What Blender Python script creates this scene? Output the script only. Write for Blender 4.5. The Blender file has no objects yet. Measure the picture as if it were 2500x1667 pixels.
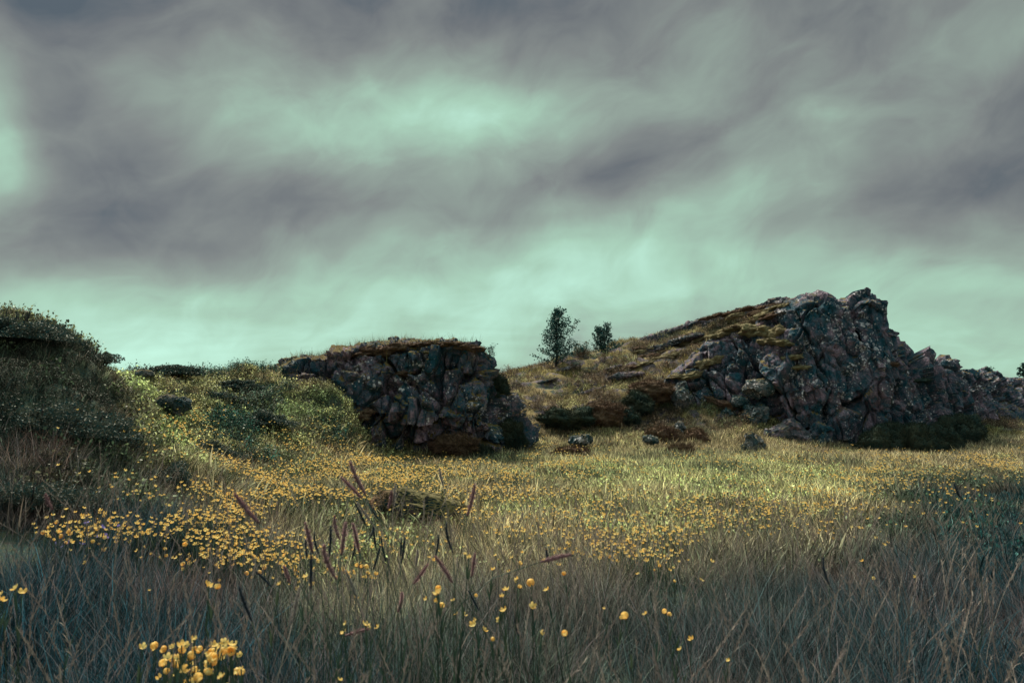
import bpy, bmesh, math, random
import numpy as np
from mathutils import Vector, Matrix
R = math.radians
random.seed(4); rng = np.random.default_rng(4)
scene = bpy.context.scene
C = scene.collection

# ------------------------------------------------------------------ camera
EYE = 1.15; F = 1666.7; PITCH = math.atan((1000-833.5)/F)
cam = bpy.data.cameras.new('camera'); co = bpy.data.objects.new('camera', cam); C.objects.link(co)
cam.lens = 24; cam.sensor_width = 36; cam.clip_start = 0.05; cam.clip_end = 3000
co.location = (0, 0, EYE); co.rotation_euler = (R(90)+PITCH, 0, 0)
cam.dof.use_dof = True; cam.dof.focus_distance = 12; cam.dof.aperture_fstop = 5.6
scene.camera = co
scene.view_settings.view_transform = 'Standard'; scene.view_settings.look = 'None'
scene.view_settings.exposure = 1.3; scene.view_settings.gamma = 1

def ray(px, py):
    cx = (px-1250)/F; cy = (833.5-py)/F
    return cx, math.cos(PITCH)-math.sin(PITCH)*cy, math.sin(PITCH)+math.cos(PITCH)*cy
def P(px, py, Y):
    x, y, z = ray(px, py); t = Y/y
    return Vector((x*t, Y, EYE+z*t))
def proj(p):
    p = np.asarray(p, float); x = p[..., 0]; y = p[..., 1]; z = p[..., 2]-EYE
    f = y*math.cos(PITCH)+z*math.sin(PITCH); u = -y*math.sin(PITCH)+z*math.cos(PITCH)
    f = np.maximum(f, 0.01)
    return 1250+F*x/f, 833.5-F*u/f
def lin(r, g, b):
    return tuple(((c/255)/12.92 if c/255 <= .04045 else ((c/255+.055)/1.055)**2.4) for c in (r, g, b))

# ------------------------------------------------------------------ node helper
class NT:
    def __init__(s, tree): s.t = tree; s.n = tree.nodes; s.l = tree.links
    def add(s, kind, inputs=None, **props):
        nd = s.n.new(kind)
        for k, v in props.items(): setattr(nd, k, v)
        for k, v in (inputs or {}).items():
            sock = nd.inputs[k]
            if isinstance(v, bpy.types.NodeSocket): s.l.new(v, sock)
            else:
                if sock.type == 'RGBA' and len(v) == 3: v = (*v, 1)
                sock.default_value = v
        return nd
    def math(s, op, a, b=0.0, c=None, clamp=False):
        d = {0: a, 1: b}
        if c is not None: d[2] = c
        return s.add('ShaderNodeMath', d, operation=op, use_clamp=clamp).outputs[0]
    def vec(s, op, a, b=(0, 0, 0)):
        return s.add('ShaderNodeVectorMath', {0: a, 1: b}, operation=op)
    def mix(s, f, a, b, blend='MIX'):
        nd = s.n.new('ShaderNodeMix'); nd.data_type = 'RGBA'; nd.blend_type = blend
        for i, v in ((0, f), (6, a), (7, b)):
            if isinstance(v, bpy.types.NodeSocket): s.l.new(v, nd.inputs[i])
            else: nd.inputs[i].default_value = (*v, 1) if (i > 0 and len(v) == 3) else v
        return nd.outputs[2]
    def ramp(s, f, stops, interp='LINEAR'):
        nd = s.add('ShaderNodeValToRGB', {0: f}); cr = nd.color_ramp; cr.interpolation = interp
        while len(cr.elements) < len(stops): cr.elements.new(0.5)
        for e, (p, c) in zip(cr.elements, stops):
            e.position = p; e.color = (c, c, c, 1) if isinstance(c, (int, float)) else (*c, 1)
        return nd.outputs[0]
    def noise(s, v, scale, detail=4, rough=.55, dist=0.0):
        return s.add('ShaderNodeTexNoise', {'Vector': v, 'Scale': scale, 'Detail': detail, 'Roughness': rough, 'Distortion': dist}).outputs[0]

# ------------------------------------------------------------------ sky and sun
SUN_EL, SUN_AZ = 52, -28            # azimuth from +Y towards +X
w = bpy.data.worlds.new("World"); scene.world = w; w.use_nodes = True
nt = NT(w.node_tree); nt.n.clear()
tc = nt.add('ShaderNodeTexCoord'); gen = tc.outputs['Generated']
sep = nt.add('ShaderNodeSeparateXYZ', {0: gen})
X, Y_, Z = sep.outputs
az = nt.math('ARCTAN2', X, Y_); el = nt.math('ARCSINE', Z)
ae = nt.add('ShaderNodeCombineXYZ', {0: az, 1: el, 2: 0.0}).outputs[0]
den = nt.math('ADD', nt.math('MAXIMUM', Z, 0.0), 0.22)
cp = nt.add('ShaderNodeCombineXYZ', {0: nt.math('DIVIDE', X, den), 1: nt.math('DIVIDE', Y_, den), 2: 0.0}).outputs[0]
# soft wind-smeared streaks on the cloud plane
wob = nt.add('ShaderNodeTexNoise', {'Vector': ae, 'Scale': 3.2, 'Detail': 3.0}).outputs[1]
aew = nt.vec('ADD', ae, nt.vec('SCALE', nt.vec('SUBTRACT', wob, (.5, .5, .5)).outputs[0], (0, 0, 0)).outputs[0])
aew.inputs[1].links[0].from_node.inputs['Scale'].default_value = 0.16
aew = aew.outputs[0]
m1 = nt.add('ShaderNodeMapping', {'Vector': aew, 'Rotation': (0, 0, R(17)), 'Scale': (.52, .26, 1)}, vector_type='TEXTURE').outputs[0]
n1 = nt.noise(m1, 1.7, 6, .52, .3)
m2 = nt.add('ShaderNodeMapping', {'Vector': cp, 'Rotation': (0, 0, R(35)), 'Scale': (.6, 1.3, 1)}).outputs[0]
n2 = nt.noise(m2, 1.3, 4, .45, .5)
m3 = nt.add('ShaderNodeMapping', {'Vector': aew, 'Rotation': (0, 0, R(27)), 'Scale': (.5, .22, 1)}, vector_type='TEXTURE').outputs[0]
n3 = nt.noise(m3, 4.0, 2, .45, .2)
f = nt.math('MULTIPLY_ADD', nt.math('SUBTRACT', n1, .5), .40, .49)
f = nt.math('MULTIPLY_ADD', nt.math('SUBTRACT', n2, .5), .50, f)
f = nt.math('MULTIPLY_ADD', nt.math('SUBTRACT', n3, .5), .13, f)
BLOBS = [  # photo px, py, radius x, radius y, tilt deg, amount   (a brighter or thicker part of the cloud deck)
    (1210, 270, 400, 200, 8, .28), (1250, -60, 1600, 130, 0, -.16), (1290, 220, 170, 110, 0, .16), (900, 370, 420, 170, 6, .20), (0, 370, 80, 110, 0, .60),
    (380, 850, 380, 150, 0, .32), (150, 700, 420, 120, 0, .05), (560, 760, 260, 90, 0, .08), (1150, 720, 480, 120, 7, .28), (1400, 650, 500, 130, 12, .1),
    (2330, 640, 330, 110, 14, .34), (2300, 880, 700, 130, 0, .30), (1700, 620, 700, 200, 10, .12),
    (1750, 480, 500, 160, 24, .12), (2050, 170, 420, 120, 25, .08), (700, 900, 1500, 200, 0, .15), (330, 200, 260, 90, -8, .10),
    (130, 60, 300, 230, 0, -.36), (60, 180, 230, 160, 0, -.2), (620, 20, 700, 130, 0, -.30), (1500, 20, 650, 170, 0, -.20), (1400, 180, 160, 260, 10, -.16),
    (260, 500, 620, 140, 4, -.26), (800, 650, 160, 60, 10, .10), (1300, 880, 300, 60, 0, -.08), (1900, 640, 300, 50, 12, .10), (200, 560, 500, 100, 2, -.12), (900, 500, 800, 110, 6, -.26), (1560, 400, 420, 90, 24, -.14),
    (2440, 290, 420, 280, 10, -.30), (2480, 520, 420, 130, 10, -.28), (1850, 330, 420, 130, 28, -.16), (2100, 560, 650, 110, 13, -.20),
    (300, 650, 500, 60, 2, -.10), (1550, 400, 500, 90, 25, -.10)]
for px, py, rx, ry, tilt, amt in BLOBS:
    x, y, z = ray(px, py); a0 = math.atan2(x, y); L = math.sqrt(x*x+y*y+z*z); e0 = math.asin(z/L)
    k = math.cos(a0)**1.0
    mp = nt.add('ShaderNodeMapping', {'Vector': aew, 'Location': (a0, e0, 0), 'Rotation': (0, 0, R(tilt)),
                                      'Scale': (rx/F*k*1.35, ry/F*1.35, 1)}, vector_type='TEXTURE').outputs[0]
    ln = nt.vec('DOT_PRODUCT', mp, mp).outputs['Value']
    g = nt.math('EXPONENT', nt.math('MULTIPLY', ln, -1.6))
    f = nt.math('MULTIPLY_ADD', g, amt*.78, f)
n4 = nt.noise(nt.add('ShaderNodeMapping', {'Vector': aew, 'Rotation': (0, 0, R(20)), 'Scale': (.8, .5, 1)}, vector_type='TEXTURE').outputs[0], 7.0, 4, .55, .4)
f = nt.math('MULTIPLY_ADD', nt.math('SUBTRACT', n4, .5), .44, f)
cloud = nt.ramp(f, [(0.0, lin(82, 94, 103)), (.13, lin(109, 114, 117)), (.28, lin(128, 134, 132)), (.50, lin(148, 165, 154)),
                    (.74, lin(169, 207, 184)), (1.0, lin(198, 247, 226))])
over = nt.ramp(Z, [(.50, 1.0), (.62, 1.05), (.95, 2.6)], 'EASE')     # deck overhead, out of view, brightened as added light on the ground
cloud = nt.mix(1.0, cloud, over, 'MULTIPLY')
cloud = nt.mix(nt.ramp(Z, [(.0, 1.0), (.02, 0.0)]), cloud, (.10, .16, .15))
nish = nt.add('ShaderNodeTexSky', sky_type='NISHITA', sun_disc=False, sun_elevation=R(SUN_EL), sun_rotation=R(SUN_AZ)).outputs[0]
bg1 = nt.add('ShaderNodeBackground', {'Color': nish, 'Strength': .05})
bg2 = nt.add('ShaderNodeBackground', {'Color': cloud, 'Strength': .41})
mx = nt.add('ShaderNodeMixShader', {0: .97, 1: bg1.outputs[0], 2: bg2.outputs[0]})   # a nearly closed cloud deck under the clear sky
nt.add('ShaderNodeOutputWorld', {'Surface': mx.outputs[0]})

sl = bpy.data.lights.new('sun', 'SUN'); so = bpy.data.objects.new('sun', sl); C.objects.link(so)
sl.energy = 2.6; sl.angle = R(7); sl.color = (1.0, .93, .72)
sd = Vector((math.sin(R(SUN_AZ))*math.cos(R(SUN_EL)), math.cos(R(SUN_AZ))*math.cos(R(SUN_EL)), math.sin(R(SUN_EL))))
so.rotation_euler = (-sd).to_track_quat('-Z', 'Y').to_euler()

# ------------------------------------------------------------------ tagging and mesh helpers
def tag(o, label=None, cat=None, group=None, kind=None):
    if label: o['label'] = label
    if cat: o['category'] = cat
    if group: o['group'] = group
    if kind: o['kind'] = kind
    return o
def empty(name, loc, rz=0):
    o = bpy.data.objects.new(name, None); C.objects.link(o); o.location = loc; o.rotation_euler = (0, 0, rz); o.empty_display_size = .1
    return o
def link(name, me, mat=None, parent=None, loc=None):
    o = bpy.data.objects.new(name, me); C.objects.link(o)
    if mat is not None and not me.materials: me.materials.append(mat)
    if loc is not None: o.location = loc
    if parent is not None: o.parent = parent
    return o
def mesh(name, V, Fc, smooth=True, attrs=None):
    V = np.asarray(V, np.float32); me = bpy.data.meshes.new(name)
    if isinstance(Fc, np.ndarray):
        n, k = Fc.shape
        me.vertices.add(len(V)); me.vertices.foreach_set('co', V.ravel())
        me.loops.add(n*k); me.loops.foreach_set('vertex_index', Fc.astype(np.int32).ravel())
        me.polygons.add(n); me.polygons.foreach_set('loop_start', np.arange(0, n*k, k, dtype=np.int32))
        me.update(calc_edges=True)
    else:
        me.from_pydata([tuple(map(float, v)) for v in V], [], Fc); me.update()
    if smooth: me.polygons.foreach_set('use_smooth', np.ones(len(me.polygons), bool))
    for k_, a in (attrs or {}).items():
        at = me.attributes.new(k_, 'FLOAT', 'POINT'); at.data.foreach_set('value', np.asarray(a, np.float32))
    return me
def grid_faces(nu, nv, closed_v=False):
    i, j = np.meshgrid(np.arange(nu-1), np.arange(nv if closed_v else nv-1), indexing='ij'); jn = (j+1) % nv
    return np.stack([i*nv+j, (i+1)*nv+j, (i+1)*nv+jn, i*nv+jn], -1).reshape(-1, 4)
class MB:
    def __init__(s): s.v = []; s.f = []; s.n = 0; s.h = []; s.r = []
    def addm(s, V, Fc, h=None, r=0.0):
        V = np.asarray(V, float); s.v.append(V); s.f += [[int(i)+s.n for i in q] for q in Fc]; s.n += len(V)
        s.h.append(np.zeros(len(V)) if h is None else np.asarray(h, float)); s.r.append(np.full(len(V), r))
    def mesh(s, name, smooth=True):
        return mesh(name, np.concatenate(s.v), s.f, smooth, {'h': np.concatenate(s.h), 'r': np.concatenate(s.r)})
    def tube(s, pts, radii, n=6, r=0.0):
        pts = [Vector(p) for p in pts]; V = []; m = len(pts)
        for i, p in enumerate(pts):
            d = (pts[min(i+1, m-1)]-pts[max(i-1, 0)]).normalized()
            a = d.orthogonal().normalized(); b = d.cross(a)
            for k in range(n):
                t = 2*math.pi*k/n; V.append(p+(a*math.cos(t)+b*math.sin(t))*radii[i])
        Fc = [[i*n+k, i*n+(k+1) % n, (i+1)*n+(k+1) % n, (i+1)*n+k] for i in range(m-1) for k in range(n)]
        Fc += [list(range(n))[::-1], [(m-1)*n+k for k in range(n)]]
        s.addm(V, Fc, np.repeat(np.linspace(0, 1, m), n), r)
    def blade(s, base, d, length, width, bend, az_, segs=4, r=0.0, fold=0.0):
        # a grass blade: a tapering strip that leans along d and droops at the tip
        base = Vector(base); side = Vector((math.cos(az_), math.sin(az_), 0)); V = []; h = []
        up = Vector((0, 0, 1)); d = Vector(d); p = base.copy(); dr = (up+d*.25).normalized()
        for i in range(segs+1):
            t = i/segs; wd = width*(1-t**1.7)*.5*(0.75+0.5*min(1, 4*t))
            if i < segs: V += [p-side*wd, p+side*wd]; h += [t, t]
            else: V += [p]; h += [1]
            dr = (dr+d*bend/segs*(0.4+1.4*t)-up*bend*t*.45/segs).normalized(); p = p+dr*length/segs
        Fc = [[2*i, 2*i+1, 2*i+3, 2*i+2] for i in range(segs-1)]+[[2*segs-2, 2*segs-1, 2*segs]]
        s.addm(V, Fc, h, r)

# ------------------------------------------------------------------ numpy noise
def hsh(ix, iy, iz, seed=0):
    h = (ix.astype(np.int64)*374761393+iy.astype(np.int64)*668265263+iz.astype(np.int64)*2147483647+seed*1274126177) & 0xffffffff
    h = ((h ^ (h >> 13))*1274126177) & 0xffffffff; h = ((h ^ (h >> 16))*2246822519) & 0xffffffff
    h = h ^ (h >> 15)
    return (h & 0xffffff)/float(0xffffff)
def vnoise(p, seed=0):
    i = np.floor(p).astype(np.int64); fr = p-i; fr = fr*fr*(3-2*fr); o = 0
    for dx in (0, 1):
        for dy in (0, 1):
            for dz in (0, 1):
                wgt = (fr[:, 0] if dx else 1-fr[:, 0])*(fr[:, 1] if dy else 1-fr[:, 1])*(fr[:, 2] if dz else 1-fr[:, 2])
                o = o+wgt*hsh(i[:, 0]+dx, i[:, 1]+dy, i[:, 2]+dz, seed)
    return o*2-1
def fbm(p, octv=4, seed=0, gain=.5):
    o = 0; a = 1; q = p.copy()
    for k in range(octv): o = o+a*vnoise(q, seed+k*17); q = q*2.03+11.3; a *= gain
    return o
def facets(p, cell, seed=0, tv=(1, 1, 1)):
    """fractured rock: each Voronoi cell gets its own offset and its own tilted face; returns offset, crack distance"""
    q = p/np.asarray(cell); i = np.floor(q).astype(np.int64)
    f1 = np.full(len(p), 9.); f2 = np.full(len(p), 9.); best = np.zeros((len(p), 3)); bid = np.zeros((len(p), 3), np.int64)
    for dx in (-1, 0, 1):
        for dy in (-1, 0, 1):
            for dz in (-1, 0, 1):
                c = i+np.array([dx, dy, dz])
                j = np.stack([hsh(c[:, 0], c[:, 1], c[:, 2], seed+s_) for s_ in (1, 2, 3)], 1)
                ctr = c+.1+.8*j; d = (np.abs(q-ctr)**4).sum(1)**.25
                nr = d < f1
                f2 = np.where(nr, f1, np.minimum(f2, d)); f1 = np.where(nr, d, f1)
                best[nr] = ctr[nr]; bid[nr] = c[nr]
    g = np.stack([hsh(bid[:, 0], bid[:, 1], bid[:, 2], seed+s_)*2-1 for s_ in (5, 6, 7)], 1)
    o = hsh(bid[:, 0], bid[:, 1], bid[:, 2], seed+9)*2-1
    return o*.45+((q-best)*g*np.array(tv)).sum(1)*.9, f2-f1

# ------------------------------------------------------------------ terrain height
CP = []
def cp_(l): CP.extend([tuple(P(*q)) for q in l])
cp_([(0, 1250, 4.5), (0, 1100, 5.4), (0, 950, 6.1), (0, 830, 6.8), (0, 800, 7.3), (100, 805, 7.5), (150, 838, 7.6), (205, 862, 7.8), (265, 892, 8.2),
     (150, 900, 6.6), (200, 1000, 6.2), (310, 1050, 6.9), (150, 1160, 5.2), (290, 1180, 5.7), (410, 1200, 6.3), (-200, 800, 7.4), (-300, 900, 6.6), (-300, 1150, 5),
     (310, 900, 10.5), (345, 960, 9.9), (390, 1040, 9.1), (460, 1110, 8.3), (420, 965, 10.8),
     (400, 896, 13), (500, 894, 13.5), (600, 898, 14), (690, 900, 14.6), (500, 960, 12), (600, 960, 12.6), (550, 1040, 10.6), (700, 1000, 12.6),
     (780, 985, 13.2), (700, 1080, 11), (850, 1100, 12.4), (600, 1130, 9.2), (510, 1190, 7.6), (800, 880, 17), (1000, 900, 18),
     (1400, 1096, 17.3), (1340, 1040, 18.6), (1500, 1050, 18.6), (1400, 1000, 20), (1500, 960, 21.3), (1300, 965, 20.8), (1280, 1090, 17), (1250, 940, 22),
     (1215, 921, 24), (1340, 886, 25), (1450, 851, 26), (1540, 836, 26.5), (1620, 810, 26.8), (1700, 795, 27), (1800, 772, 27.3), (1900, 755, 27.5),
     (1600, 900, 23), (1700, 845, 24.3), (1790, 800, 24.8), (1600, 1000, 20.2), (1690, 1060, 18.4), (1700, 940, 20.9), (1720, 880, 22.6), (1870, 780, 24.2)])
for x in (-14, -9, -5): CP += [(x, 20, 1.4), (x, 26, .8), (x, 34, .4)]
for x in (-2, 2, 6, 12, 20): CP += [(x, 36, .8)]
for x in (-1.5, 0, 2, 4, 7): CP += [(x, 1, 0), (x, 3.5, 0)]
CP += [(-2.5, 2.5, .08), (-4, 0, .3), (-6, 3, 1.2), (-1.5, 5.5, 0), (0, -5, 0), (-8, -5, .6), (8, -5, 0)]
for y in (6, 8, 10, 12, 14): CP += [(x, y, -.02) for x in (0, 3, 6, 10, 15)]
CP += [(-2.2, 8.2, .02), (-1.5, 10, .03), (-1.8, 12.5, .06), (-.5, 14.5, .03), (1, 15, 0), (4, 16, .02), (7, 17, .03), (9, 17.8, .03), (11.5, 18.3, .05), (14, 19, .1), (17, 21, .2), (20, 24, .6), (22, 30, 2.5),
       (10, 20, .4), (12, 21, .5), (8.5, 20, .8), (10, 24, 3), (12.5, 25, 2.5), (15, 26, 2), (25, 16, 0), (28, 22, .6), (20, 12, 0), (17, 18, 0)]
CP += [tuple(P(*q)) for q in [(900, 1122, 14.3), (960, 1126, 14.6), (865, 1112, 13.3), (440, 1130, 6.8), (510, 1170, 6.8), (460, 1100, 7.7), (530, 1140, 8.1), (740, 905, 13.9), (790, 915, 13.9), (835, 935, 14.0), (745, 908, 13.7), (800, 925, 13.7), (845, 955, 13.8), (868, 1010, 13.9), (760, 990, 12.6), (640, 945, 13.2), (400, 915, 16.5), (550, 915, 16.5), (690, 915, 17), (330, 905, 14), (250, 900, 10.5), (150, 890, 9.5)]]
CP = np.array(CP)
CP[:, 2] -= np.where((CP[:, 2] > .35) & (CP[:, 1] < 18), np.where(CP[:, 1] < 9, .10, .32), 0)+np.where((CP[:, 2] > .35) & (CP[:, 1] >= 18), .16, 0)
def tps(r): r = np.maximum(r, 1e-6); return r*r*np.log(r)
_n = len(CP); K = tps(np.linalg.norm(CP[:, None, :2]-CP[None, :, :2], axis=2))+np.eye(_n)*.15
Pm = np.c_[np.ones(_n), CP[:, :2]]
_sol = np.linalg.solve(np.block([[K, Pm], [Pm.T, np.zeros((3, 3))]]), np.r_[CP[:, 2], 0, 0, 0])
def sstep(a, b, v): t = np.clip((v-a)/(b-a), 0, 1); return t*t*(3-2*t)
def H0(x, y):
    x = np.asarray(x, float).ravel(); y = np.asarray(y, float).ravel(); out = np.zeros(len(x))
    cx = np.clip(x, -15, 30); cy = np.clip(y, -6, 37)
    for s in range(0, len(x), 20000):
        q = np.c_[cx[s:s+20000], cy[s:s+20000]]
        d = np.linalg.norm(q[:, None]-CP[None, :, :2], axis=2)
        out[s:s+20000] = tps(d)@_sol[:_n]+_sol[_n]+q@_sol[_n+1:]
    dd = np.hypot(x-cx, y-cy)
    return np.clip(out, -.1, 6)*(1-sstep(0, 40, dd))
def H(x, y):
    x = np.asarray(x, float).ravel(); y = np.asarray(y, float).ravel(); z = H0(x, y)
    p = np.c_[x, y, np.zeros(len(x))]; hill = sstep(.15, 1.0, z)
    z = z+fbm(p*.9, 3, 5)*(.035+.08*hill)+fbm(p*3.1, 3, 8)*(.015+.05*hill)+sstep(.1, .6, fbm(p*1.5, 2, 31))*.12*hill
    return z
def h1(x, y): return float(H([x], [y])[0])

# ------------------------------------------------------------------ materials
def new_mat(name):
    m = bpy.data.materials.new(name); m.use_nodes = True; m.node_tree.nodes.clear(); return m, NT(m.node_tree)
def finish(n, col, rough=.8, bump=None, bstr=.3, bdist=.02, spec=.25, transl=0.0):
    d = {'Base Color': col, 'Roughness': rough, 'Specular IOR Level': spec}
    if bump is not None: d['Normal'] = n.add('ShaderNodeBump', {'Height': bump, 'Strength': bstr, 'Distance': bdist}).outputs[0]
    b = n.add('ShaderNodeBsdfPrincipled', d).outputs[0]
    if transl:
        t = n.add('ShaderNodeBsdfTranslucent', {'Color': col}).outputs[0]
        b = n.add('ShaderNodeMixShader', {0: transl, 1: b, 2: t}).outputs[0]
    n.add('ShaderNodeOutputMaterial', {'Surface': b})

def soil_mat():
    m, n = new_mat('peat_and_thatch'); pos = n.add('ShaderNodeNewGeometry').outputs['Position']
    a = n.noise(pos, 2.2, 6, .6); b = n.noise(pos, 30, 5, .65); c = n.noise(pos, 9, 4, .6)
    col = n.ramp(a, [(.3, (.008, .045, .055)), (.5, (.02, .055, .055)), (.7, (.085, .085, .05))])
    col = n.mix(n.ramp(b, [(.42, 0.0), (.62, .7)]), col, (.10, .095, .05))
    col = n.mix(n.ramp(c, [(.58, 0.0), (.68, .6)]), col, (.06, .03, .035))
    sp = n.add('ShaderNodeSeparateXYZ', {0: pos}).outputs
    st = n.add('ShaderNodeMapping', {'Vector': pos, 'Rotation': (0, R(-16), 0), 'Scale': (3.2, 1.6, .55)}, vector_type='TEXTURE').outputs[0]
    rk = n.ramp(n.noise(st, 3.0, 4, .6, .4), [(.42, 0.0), (.5, 1.0)])
    reg = n.math('MULTIPLY', n.ramp(n.math('DIVIDE', sp[1], 40.0), [(.44, 0.0), (.48, 1.0)]), n.ramp(sp[2], [(.35, 0.0), (.7, 1.0)]))
    rc = n.ramp(n.noise(pos, 14, 6, .7), [(.36, (.02, .045, .06)), (.5, (.10, .07, .095)), (.64, (.22, .17, .20))])
    col = n.mix(n.math('MULTIPLY', rk, reg), col, rc)
    mo = n.ramp(n.noise(pos, 2.3, 5, .6, .3), [(.47, 0.0), (.54, 1.0)])
    col = n.mix(n.math('MULTIPLY', mo, reg), col, n.mix(n.noise(pos, 20, 4), (.12, .075, .04), (.34, .27, .12)))
    finish(n, col, .95, b, .9, .04); return m
def rock_mat(name, purple=(.29, .195, .265), dark=(.013, .07, .11), lichen=1.0, moss=(.15, .10, .035), mossamt=.5, seed=0.0):
    m, n = new_mat(name); geo = n.add('ShaderNodeNewGeometry'); pos = n.vec('ADD', geo.outputs['Position'], (seed, seed*.7, 0)).outputs[0]
    big = n.noise(pos, .9, 5, .6, .4); mid = n.noise(pos, 4.5, 7, .65, .3); fine = n.noise(pos, 26, 6, .7)
    stretch = n.add('ShaderNodeMapping', {'Vector': pos, 'Scale': (1, 1, .35)}).outputs[0]
    streak = n.noise(stretch, 5, 5, .6, .5)
    f = n.math('ADD', n.math('MULTIPLY', mid, .5), n.math('MULTIPLY', big, .35)); f = n.math('ADD', f, n.math('MULTIPLY', fine, .25))
    col = n.ramp(f, [(.465, dark), (.545, tuple(d*.6+p*.3 for d, p in zip(dark, purple))), (.615, purple), (.71, tuple(c*2.0 for c in purple))])
    col = n.mix(n.ramp(streak, [(.5, 0.0), (.66, .75)]), col, dark)
    # brown and olive crust
    cr = n.noise(pos, 2.6, 4, .6)
    col = n.mix(n.ramp(cr, [(.55, 0.0), (.68, .45)]), col, (.09, .075, .045))
    # pale lichen: small rounded blotches that cluster
    wv = n.vec('ADD', pos, n.vec('SCALE', n.add('ShaderNodeTexNoise', {'Vector': pos, 'Scale': 30.0, 'Detail': 3.0}).outputs[1]).outputs[0])
    wv.inputs[1].links[0].from_node.inputs['Scale'].default_value = .07; wv = wv.outputs[0]
    clus = n.noise(pos, 1.3, 4, .6)
    def blot(scale, lo, hi, fac):
        v = n.add('ShaderNodeTexVoronoi', {'Vector': wv, 'Scale': scale}, feature='F1')
        rnd = n.add('ShaderNodeSeparateColor', {0: v.outputs['Color']}).outputs[0]
        size = n.math('MULTIPLY', n.math('SUBTRACT', n.math('MULTIPLY_ADD', rnd, .55, n.ramp(clus, [(.42, 0.0), (.68, .55)])), fac), 1.3)
        return n.math('MULTIPLY_ADD', n.math('SUBTRACT', size, v.outputs['Distance']), 9.0, 0.0, clamp=True)
    l1 = blot(7.5, 0, 0, .56); l2 = blot(15, 0, 0, .46)
    la = n.math('MULTIPLY', n.math('MAXIMUM', l1, l2), n.math('MULTIPLY', n.ramp(fine, [(.38, .15), (.55, 1.0)]), lichen))
    col = n.mix(la, col, (.72, .66, .74))
    # moss where the rock faces up
    nz = n.add('ShaderNodeSeparateXYZ', {0: geo.outputs['Normal']}).outputs[2]
    up = n.math('ADD', nz, n.math('MULTIPLY', n.math('SUBTRACT', n.noise(pos, 3, 5, .6), .5), 1.3))
    mm = n.ramp(up, [(.85-mossamt*.5, 0.0), (1.0-mossamt*.5, 1.0)])
    mcol = n.mix(n.noise(pos, 12, 4), tuple(c*.55 for c in moss), tuple(c*1.5 for c in moss))
    mcol = n.mix(n.ramp(n.noise(pos, 1.1, 3), [(.5, 0.0), (.62, .8)]), mcol, (.17, .155, .07))
    col = n.mix(mm, col, mcol)
    hgt = n.math('ADD', n.math('MULTIPLY', mid, 1.2), n.math('MULTIPLY', fine, .45))
    finish(n, col, .88, hgt, 1.0, .09, .2); return m
def moss_mat(name, a, b, c):
    m, n = new_mat(name); pos = n.add('ShaderNodeNewGeometry').outputs['Position']
    f1_ = n.noise(pos, 2.2, 4, .6); f2_ = n.noise(pos, 35, 5, .7)
    col = n.mix(n.ramp(f1_, [(.38, 0.0), (.62, 1.0)]), a, b); col = n.mix(n.ramp(f2_, [(.4, 0.0), (.7, .8)]), col, c)
    finish(n, col, .95, f2_, 1.0, .05, .1); return m
def leaf_mat(name, a, b, transl=.25, rough=.6):
    m, n = new_mat(name)
    r = n.add('ShaderNodeAttribute', attribute_name='r', attribute_type='GEOMETRY').outputs['Fac']
    rnd = n.add('ShaderNodeObjectInfo').outputs['Random']
    col = n.mix(n.math('FRACT', n.math('ADD', r, rnd)), a, b)
    finish(n, col, rough, transl=transl, spec=.3); return m
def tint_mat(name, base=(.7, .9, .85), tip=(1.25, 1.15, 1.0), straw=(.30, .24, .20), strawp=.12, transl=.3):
    """colour comes from the plant's own 'tint', base to tip, with a share of dead straw blades"""
    m, n = new_mat(name)
    t = n.add('ShaderNodeAttribute', attribute_name='tint', attribute_type='INSTANCER').outputs['Color']
    h = n.add('ShaderNodeAttribute', attribute_name='h', attribute_type='GEOMETRY').outputs['Fac']
    r = n.add('ShaderNodeAttribute', attribute_name='r', attribute_type='GEOMETRY').outputs['Fac']
    rnd = n.add('ShaderNodeObjectInfo').outputs['Random']
    q = n.math('FRACT', n.math('ADD', n.math('MULTIPLY', r, 7.31), rnd))
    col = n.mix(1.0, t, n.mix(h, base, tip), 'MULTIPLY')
    col = n.mix(1.0, col, n.ramp(n.math('FRACT', n.math('MULTIPLY', q, 13.7)), [(0, .15), (.6, .65), (1, 3.0)]), 'MULTIPLY')
    col = n.mix(n.ramp(q, [(1-strawp-.01, 0.0), (1-strawp+.01, .75)]), col, straw)
    finish(n, col, .55, transl=transl, spec=.3); return m
M = {}
M['soil'] = soil_mat()
M['rock_a'] = rock_mat('lichened_basalt', mossamt=.5, seed=0)
M['rock_b'] = rock_mat('fractured_basalt', purple=(.26, .18, .245), mossamt=.12, lichen=.95, seed=5.3)
M['rock_pale'] = rock_mat('pale_lichen_basalt', purple=(.24, .21, .23), dark=(.02, .065, .085), lichen=1.0, mossamt=.15, seed=9.1)
M['rock_flat'] = rock_mat('weathered_flat_basalt', purple=(.24, .17, .22), dark=(.03, .065, .09), lichen=.6, mossamt=.1, seed=2.2)
M['moss_rust'] = moss_mat('rusty_moss', (.17, .10, .075), (.20, .135, .09), (.07, .045, .045))
M['moss_olive'] = moss_mat('olive_moss', (.25, .21, .125), (.20, .145, .095), (.33, .29, .18))
M['moss_dark'] = moss_mat('dark_green_moss', (.012, .055, .058), (.05, .07, .05), (.09, .065, .05))
M['heath'] = leaf_mat('heath_leaves', (.005, .05, .062), (.085, .085, .06))
M['birch_leaf'] = leaf_mat('birch_leaves', (.01, .07, .085), (.06, .11, .09))
M['pale_leaf'] = leaf_mat('pale_scrub_leaves', (.10, .14, .09), (.16, .15, .13))
M['bark'] = moss_mat('bark', (.03, .04, .045), (.07, .05, .05), (.12, .10, .10))
M['blade'] = tint_mat('grass_blades')
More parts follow.
